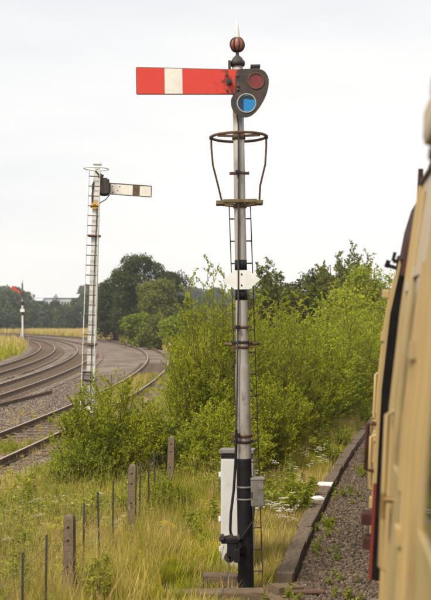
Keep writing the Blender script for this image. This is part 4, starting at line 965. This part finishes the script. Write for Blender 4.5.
def flower(seed, h, n=4, r=.027):
    g = np.random.default_rng(seed); Vs, Fs = blades(seed, n, h, .004, .07, .3, .3); tips = Vs.reshape(n, 6, 3)[:, 4]
    P = np.repeat(tips, 12, 0); a = np.tile(np.arange(12) * 6.283 / 12, n); P = P + np.stack([np.cos(a), np.sin(a), 0 * a], 1) * r * .9 * g.uniform(.2, 1.6, (len(P), 1))
    D = np.stack([np.cos(a), np.sin(a), g.uniform(-.1, .4, len(a))], 1); V, F = leaf_quads(P, unit(D), np.tile((0., 0., 1.), (len(P), 1)), np.full(len(P), r), np.full(len(P), r * .8))
    return (Vs, Fs), (V, F)

G = np.random.default_rng(77)
def left_limit(y): return np.array([line_x('siding', float(q)) + 2.1 for q in np.atleast_1d(y)])
def kx_np(y): return 0.85 + 0.174 * (y - 12.86) + 0.00175 * ((y - 14) ** 2 - 1.3)
def sample(n, y0, y1, power=1.0):
    """points on the grassy strip between siding and kerb, denser close by"""
    y = y0 + (y1 - y0) * G.uniform(0, 1, n) ** power; lo = left_limit(y); hi = kx_np(y) - .14
    lo = np.maximum(lo, -.30 * y - 1.2); x = lo + (hi - lo) * G.uniform(0, 1, n); return np.stack([x, y, ground_z(x, y)], 1)
def vnoise(P, s, seed):
    g = np.random.default_rng(seed); ph = g.uniform(0, 6.28, (5, 2)); fr = g.normal(0, 1, (5, 2)) * s
    return sum(np.sin(P[:, 0] * fr[i, 0] + ph[i, 0]) * np.sin(P[:, 1] * fr[i, 1] + ph[i, 1]) for i in range(5)) / 2.2
def finish(P, smin, smax, tilt=.12):
    n = len(P); s = G.uniform(smin, smax, n); rot = np.stack([G.normal(0, tilt, n), G.normal(0, tilt, n), G.uniform(0, 6.283, n)], 1)
    return rot, np.stack([s, s, s * G.uniform(.8, 1.2, n)], 1)

obstacles = [(0.359, 12.35, .16), (0.286, 13.5, .30)]
def clear(P):
    k = np.ones(len(P), bool)
    for x, y, r in obstacles: k &= np.hypot(P[:, 0] - x, P[:, 1] - y) > r
    k &= ~((np.abs(P[:, 0] - .05) < .72) & (P[:, 1] > 11.35) & (P[:, 1] < 12.8) & (np.random.default_rng(5).uniform(0, 1, len(P)) < .8))
    k &= ~((np.abs(P[:, 0]) < .62) & (np.abs(P[:, 1] - 12.02) < .15))
    return P[k]
def u_of(P): return kx_np(P[:, 1]) - P[:, 0]

# short green sward
P = clear(sample(26000, 10.3, 48, 1.5)); rot, scl = finish(P, .6, 1.25)
pr = [(np_mesh('sward', *blades(s, 30, .17, .0065, .11, .7)), [M['green']]) for s in (1, 2, 3)] + [(np_mesh('sward', *blades(9, 26, .22, .006, .12, .8)), [M['straw']])]
idx = np.where(vnoise(P, .9, 3) + G.normal(0, .35, len(P)) > .0, 3, G.integers(0, 3, len(P)))
scatter('short_grass', 'short green and straw grass covering the verge', pr, P, rot, scl, idx, 'grass')
# long grass: tall on the fence side, thinner toward the kerb
P = clear(sample(15000, 10.2, 45, 1.45)); u = u_of(P)
keep = G.uniform(0, 1, len(P)) < np.clip((u - 1.25) / 1.6, .04, 1) * (0.55 + .6 * (vnoise(P, .8, 5) > -.2)); keep &= ~((P[:, 0] > -.75) & (P[:, 1] < 12.9) & (G.uniform(0, 1, len(P)) < .85)); P = P[keep]
rot, scl = finish(P, .6, 1.15, .14)
pr = [(np_mesh('long_grass', *merge_np([blades(11 + s, 20, .48, .0065, .10, .55), heads(14 + s, 6, .72, .10, .32, .03)])), [M['straw']]) for s in range(3)] + [(np_mesh('long_grass', *blades(31 + s, 26, .5, .008, .10, .6)), [M['green']]) for s in range(2)]
idx = np.where(vnoise(P, .7, 8) + G.normal(0, .5, len(P)) > -.45, G.integers(0, 3, len(P)), G.integers(3, 5, len(P)))
scatter('long_grass', 'long straw-coloured grass with seed heads around the fence', pr, P, rot, scl, idx, 'grass')
# weeds
P = clear(sample(8200, 10.4, 40, 1.3)); u = u_of(P)
keep = G.uniform(0, 1, len(P)) < np.where(u > 2.9, .8, np.where(vnoise(P, 1.1, 21) > .35, .5, .05)); keep &= ~((P[:, 1] < 14) & (P[:, 0] > -1.2)); P = P[keep]; rot, scl = finish(P, .5, 1.1)
pr = [(np_mesh('weeds', *weed(41 + s, .5)), [M['weed']]) for s in range(3)]
scatter('weeds', 'leafy green weeds growing among the long grass', pr, P, rot, scl, G.integers(0, 3, len(P)), 'weeds')
# flowers
def flower_proto(seed, h, mat):
    a, c = flower(seed, h); V, F = merge_np([a, c]); me = np_mesh('wildflower', V, F)
    me.materials.append(M['green']); me.materials.append(mat)
    mi = np.ones(len(F), np.int32); mi[:len(a[1])] = 0; me.polygons.foreach_set('material_index', mi); return (me, [])
def cluster(cx, cy, sx, sy, n):
    x = G.normal(cx, sx, n); y = G.normal(cy, sy, n); return np.stack([x, y, ground_z(x, y)], 1)
P = np.concatenate([cluster(1.1, 17.0, .22, .8, 22), cluster(1.5, 19.6, .25, .9, 13), cluster(-2.9, 16.2, .7, 1.2, 230), cluster(-2.3, 15.0, .5, .8, 90), cluster(2.1, 22, .3, 1.2, 14)])
P = P[(u_of(P) > .2)]; rot, scl = finish(P, .6, 1.1)
scatter('white_wildflowers', 'white wildflowers in the grass by kerb and fence', [flower_proto(51 + s, .36, M['petal']) for s in range(3)], P, rot, scl, G.integers(0, 3, len(P)), 'flowers')
P = np.concatenate([cluster(-.6, 15.5, 1.2, 2.5, 70), cluster(-4.0, 27, 1.0, 4, 90), cluster(-6.3, 33, .6, 3, 60)]); P = P[(u_of(P) > .4) & (P[:, 1] > 12.9)]; rot, scl = finish(P, .5, 1.0)
scatter('yellow_wildflowers', 'yellow wildflowers dotted in the grass and ballast', [flower_proto(61 + s, .34, M['petal_y']) for s in range(2)], P, rot, scl, G.integers(0, 2, len(P)), 'flowers')
# grass between the siding rails and beyond the curve
n = 2600; y = G.uniform(16, 60, n); x = np.array([line_x('siding', float(q)) for q in y]) + G.normal(0, .5, n) + np.where(G.uniform(0, 1, n) < .3, 1.3, 0)
P = np.stack([x, y, np.full(n, -.2)], 1); P = P[vnoise(P, .6, 9) > -.15]; rot, scl = finish(P, .5, 1.1)
scatter('track_grass', 'grass and weeds growing between the siding rails', [(np_mesh('track_grass', *blades(71, 22, .2, .009, .14, .8)), [M['green']]), (np_mesh('track_grass', *blades(72, 18, .3, .008, .12, .7)), [M['straw']]), (np_mesh('track_grass', *weed(73, .25, 14, .06)), [M['weed']])], P, rot, scl, G.integers(0, 3, len(P)), 'grass')
n = 16000; y = 62 + 190 * G.uniform(0, 1, n) ** 1.2; o = G.uniform(2.4, 26, n); x = np.array([line_x('siding', float(q)) for q in y]) + o
n2 = 7000; y2 = 60 + 150 * G.uniform(0, 1, n2) ** 1.2; x2 = np.array([line_x('far_main', float(q)) for q in y2]) - G.uniform(2.8, 26, n2)
P = np.stack([np.concatenate([x, x2]), np.concatenate([y, y2]), 0 * np.concatenate([y, y2])], 1); P[:, 2] = ground_z(P[:, 0], P[:, 1]); rot, scl = finish(P, .8, 1.7)
idx = np.where(vnoise(P, .12, 13) + G.normal(0, .3, len(P)) + np.where(np.arange(len(P)) < n, .4, -.35) > 0, 0, 1)
scatter('meadow_grass', 'dry meadow grass on the far bank beyond the track curve', [(np_mesh('meadow', *blades(81, 26, .75, .05, .55, .5)), [M['straw']]), (np_mesh('meadow', *blades(82, 26, .55, .06, .55, .6)), [M['green']])], P, rot, scl, idx, 'grass')

# ballast stones
def stone(seed):
    bm = bmesh.new(); bmesh.ops.create_icosphere(bm, subdivisions=1, radius=1); r = random.Random(seed); ax = [r.uniform(.65, 1.2) for _ in range(3)]
    for v in bm.verts:
        k = r.uniform(.72, 1.15); v.co = Vector((v.co.x * ax[0] * k, v.co.y * ax[1] * k, v.co.z * ax[2] * .75 * k))
    me = bpy.data.meshes.new('stone'); bm.to_mesh(me); bm.free(); return me
n = 30000; y = 10.5 + 24 * G.uniform(0, 1, n) ** 1.5; o = .13 + 1.75 * G.uniform(0, 1, n) ** 1.15; sl = 0.174 + 0.0035 * (y - 14); l = np.hypot(1, sl)
P = np.stack([kx_np(y) + o / l, y - o * sl / l, np.interp(o, [q[0] for q in prof], [q[1] for q in prof]) + .004], 1)
def stones(name, label, P, mat, smin, smax):
    n = len(P); s = G.uniform(smin, smax, n) * G.uniform(.7, 1.2, n); rot = G.uniform(0, 6.28, (n, 3))
    scatter(name, label, [(stone(91 + k), [mat]) for k in range(6)], P, rot, np.stack([s] * 3, 1), G.integers(0, 6, n), 'ballast')
# stones also lie where the kerb has ended
y = G.uniform(10.3, 12.8, 2500); x = kx_np(y) + G.uniform(-.28, .15, 2500); P = np.concatenate([P, np.stack([x, y, np.full(2500, -.262)], 1)])
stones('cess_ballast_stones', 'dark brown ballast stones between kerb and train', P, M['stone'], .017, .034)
n = 52000; y = 14 + 46 * G.uniform(0, 1, n) ** 1.35; lo = np.array([line_x('far_main', float(q)) for q in y]) - 2.4; lo = np.maximum(lo, -.22 * y - .5); hi = left_limit(y) + .5
x = lo + (hi - lo) * G.uniform(0, 1, n); P = np.stack([x, y, np.full(n, -.205)], 1)
for k in LINES:      # keep stones off the rails
    lx = np.array([line_x(k, float(q)) for q in y]); P[:, 2] = np.where(np.abs(np.abs(x - lx)) < 1.6, -.195, P[:, 2])
stones('yard_ballast_stones', 'pinkish brown ballast stones of the sidings', P, M['stone_pink'], .02, .042)
# little weeds in the cess
P = np.concatenate([cluster(kerb_x(y0) + dx, y0, .12, .35, nn) for y0, dx, nn in ((16.2, .3, 30), (19.2, .35, 26), (22, .5, 26), (20.5, 1.0, 14), (14.6, .25, 16), (12.4, .75, 12), (12.0, .2, 14), (25, .4, 16))]); P[:, 2] = -.25; rot, scl = finish(P, .3, .75)
scatter('cess_weeds', 'small weeds sprouting through the dark ballast by the kerb', [(np_mesh('cess_weed', *weed(95 + s, .2, 12, .055)), [M['weed']]) for s in range(2)], P, rot, scl, G.integers(0, 2, len(P)), 'weeds')

# ------------------------------------------------------------------ far wood and buildings
n = 1500; a = np.where(np.arange(n) < 500, G.uniform(-.30, .0, n), G.uniform(-.8, .95, n)); r = G.uniform(290, 650, n); P = np.stack([np.sin(a) * r, np.cos(a) * r, 0 * r], 1); P[:, 2] = ground_z(P[:, 0], P[:, 1]) - .5
wedge = np.abs(P[:, 0] / P[:, 1] - (51 - 215.5) / 1050) < .030
keep = ~(wedge & (r > 360)); rot, scl = finish(P, .65, 1.15, .03); scl[wedge] *= .77; P = P[keep]; rot = rot[keep]; scl = scl[keep]
pr = []
for s in range(4):
    V, F = crown_arrays(101 + s, 9.5, 4.6, lobes=20, per=110, leaf=.95, z0=.02); pr.append((np_mesh('far_tree', V, F), [M['farleaf_hazed']]))
scatter('far_wood', 'hazy dark wood covering the rise on the horizon', pr, P, rot, scl, G.integers(0, 4, len(P)), 'wood')

def building(name, label, px0, px1, d, ytop, roof_h, wall_mat, depth=18, wins=8):
    x0, x1 = at(px0, d), at(px1, d); L = x1 - x0; zt = 2.93 + (320 - ytop) / 1050 * d; zb = float(ground_z((x0 + x1) / 2, d)) - .3; h = zt - roof_h - zb
    root = empty(name, ((x0 + x1) / 2, d, zb)); tag(root, label, 'building')
    part('wall', M[wall_mat], root, lambda b: b.box((0, depth / 2, h / 2), (L, depth, h)))
    part('roof', M['roofwhite'], root, lambda b: b.add([(-L / 2 - .4, -.5, h), (L / 2 + .4, -.5, h), (L / 2 + .4, depth / 2, h + roof_h), (-L / 2 - .4, depth / 2, h + roof_h), (L / 2 + .4, depth + .5, h), (-L / 2 - .4, depth + .5, h)], [(0, 1, 2, 3), (3, 2, 4, 5), (0, 3, 5), (1, 4, 2), (0, 5, 4, 1)]))
    for k in range(wins):
        part('window', M['glass'], root, lambda b: b.box((-L / 2 + L * (k + .5) / wins, -.05, h * .6), (L / wins * .5, .1, h * .3)))
building('long_shed', 'long pale-roofed industrial shed among the far trees', 25, 52, 470, 293.0, 2.2, 'roofwhite')
building('long_shed', 'second pale shed beyond the first among the far trees', 55, 78, 480, 293.5, 2.0, 'roofwhite')
building('blue_shed', 'small blue-walled shed below the long pale sheds', 31, 41, 440, 298.0, 1.2, 'bluewall', 10, 3)

# ------------------------------------------------------------------ air
hz = bpy.data.materials.new('haze_air'); hz.use_nodes = True; t = hz.node_tree; t.nodes.clear()
o = N(t, 'ShaderNodeOutputMaterial'); v = N(t, 'ShaderNodeVolumePrincipled'); v.inputs['Density'].default_value = 0.00036; v.inputs['Color'].default_value = (0.93, 0.95, 1.0, 1)
t.links.new(v.outputs[0], o.inputs['Volume'])
hb = part('haze', hz, None, lambda b: b.box((0, 200, 13), (1700, 1500, 30))); hb['kind'] = 'stuff'
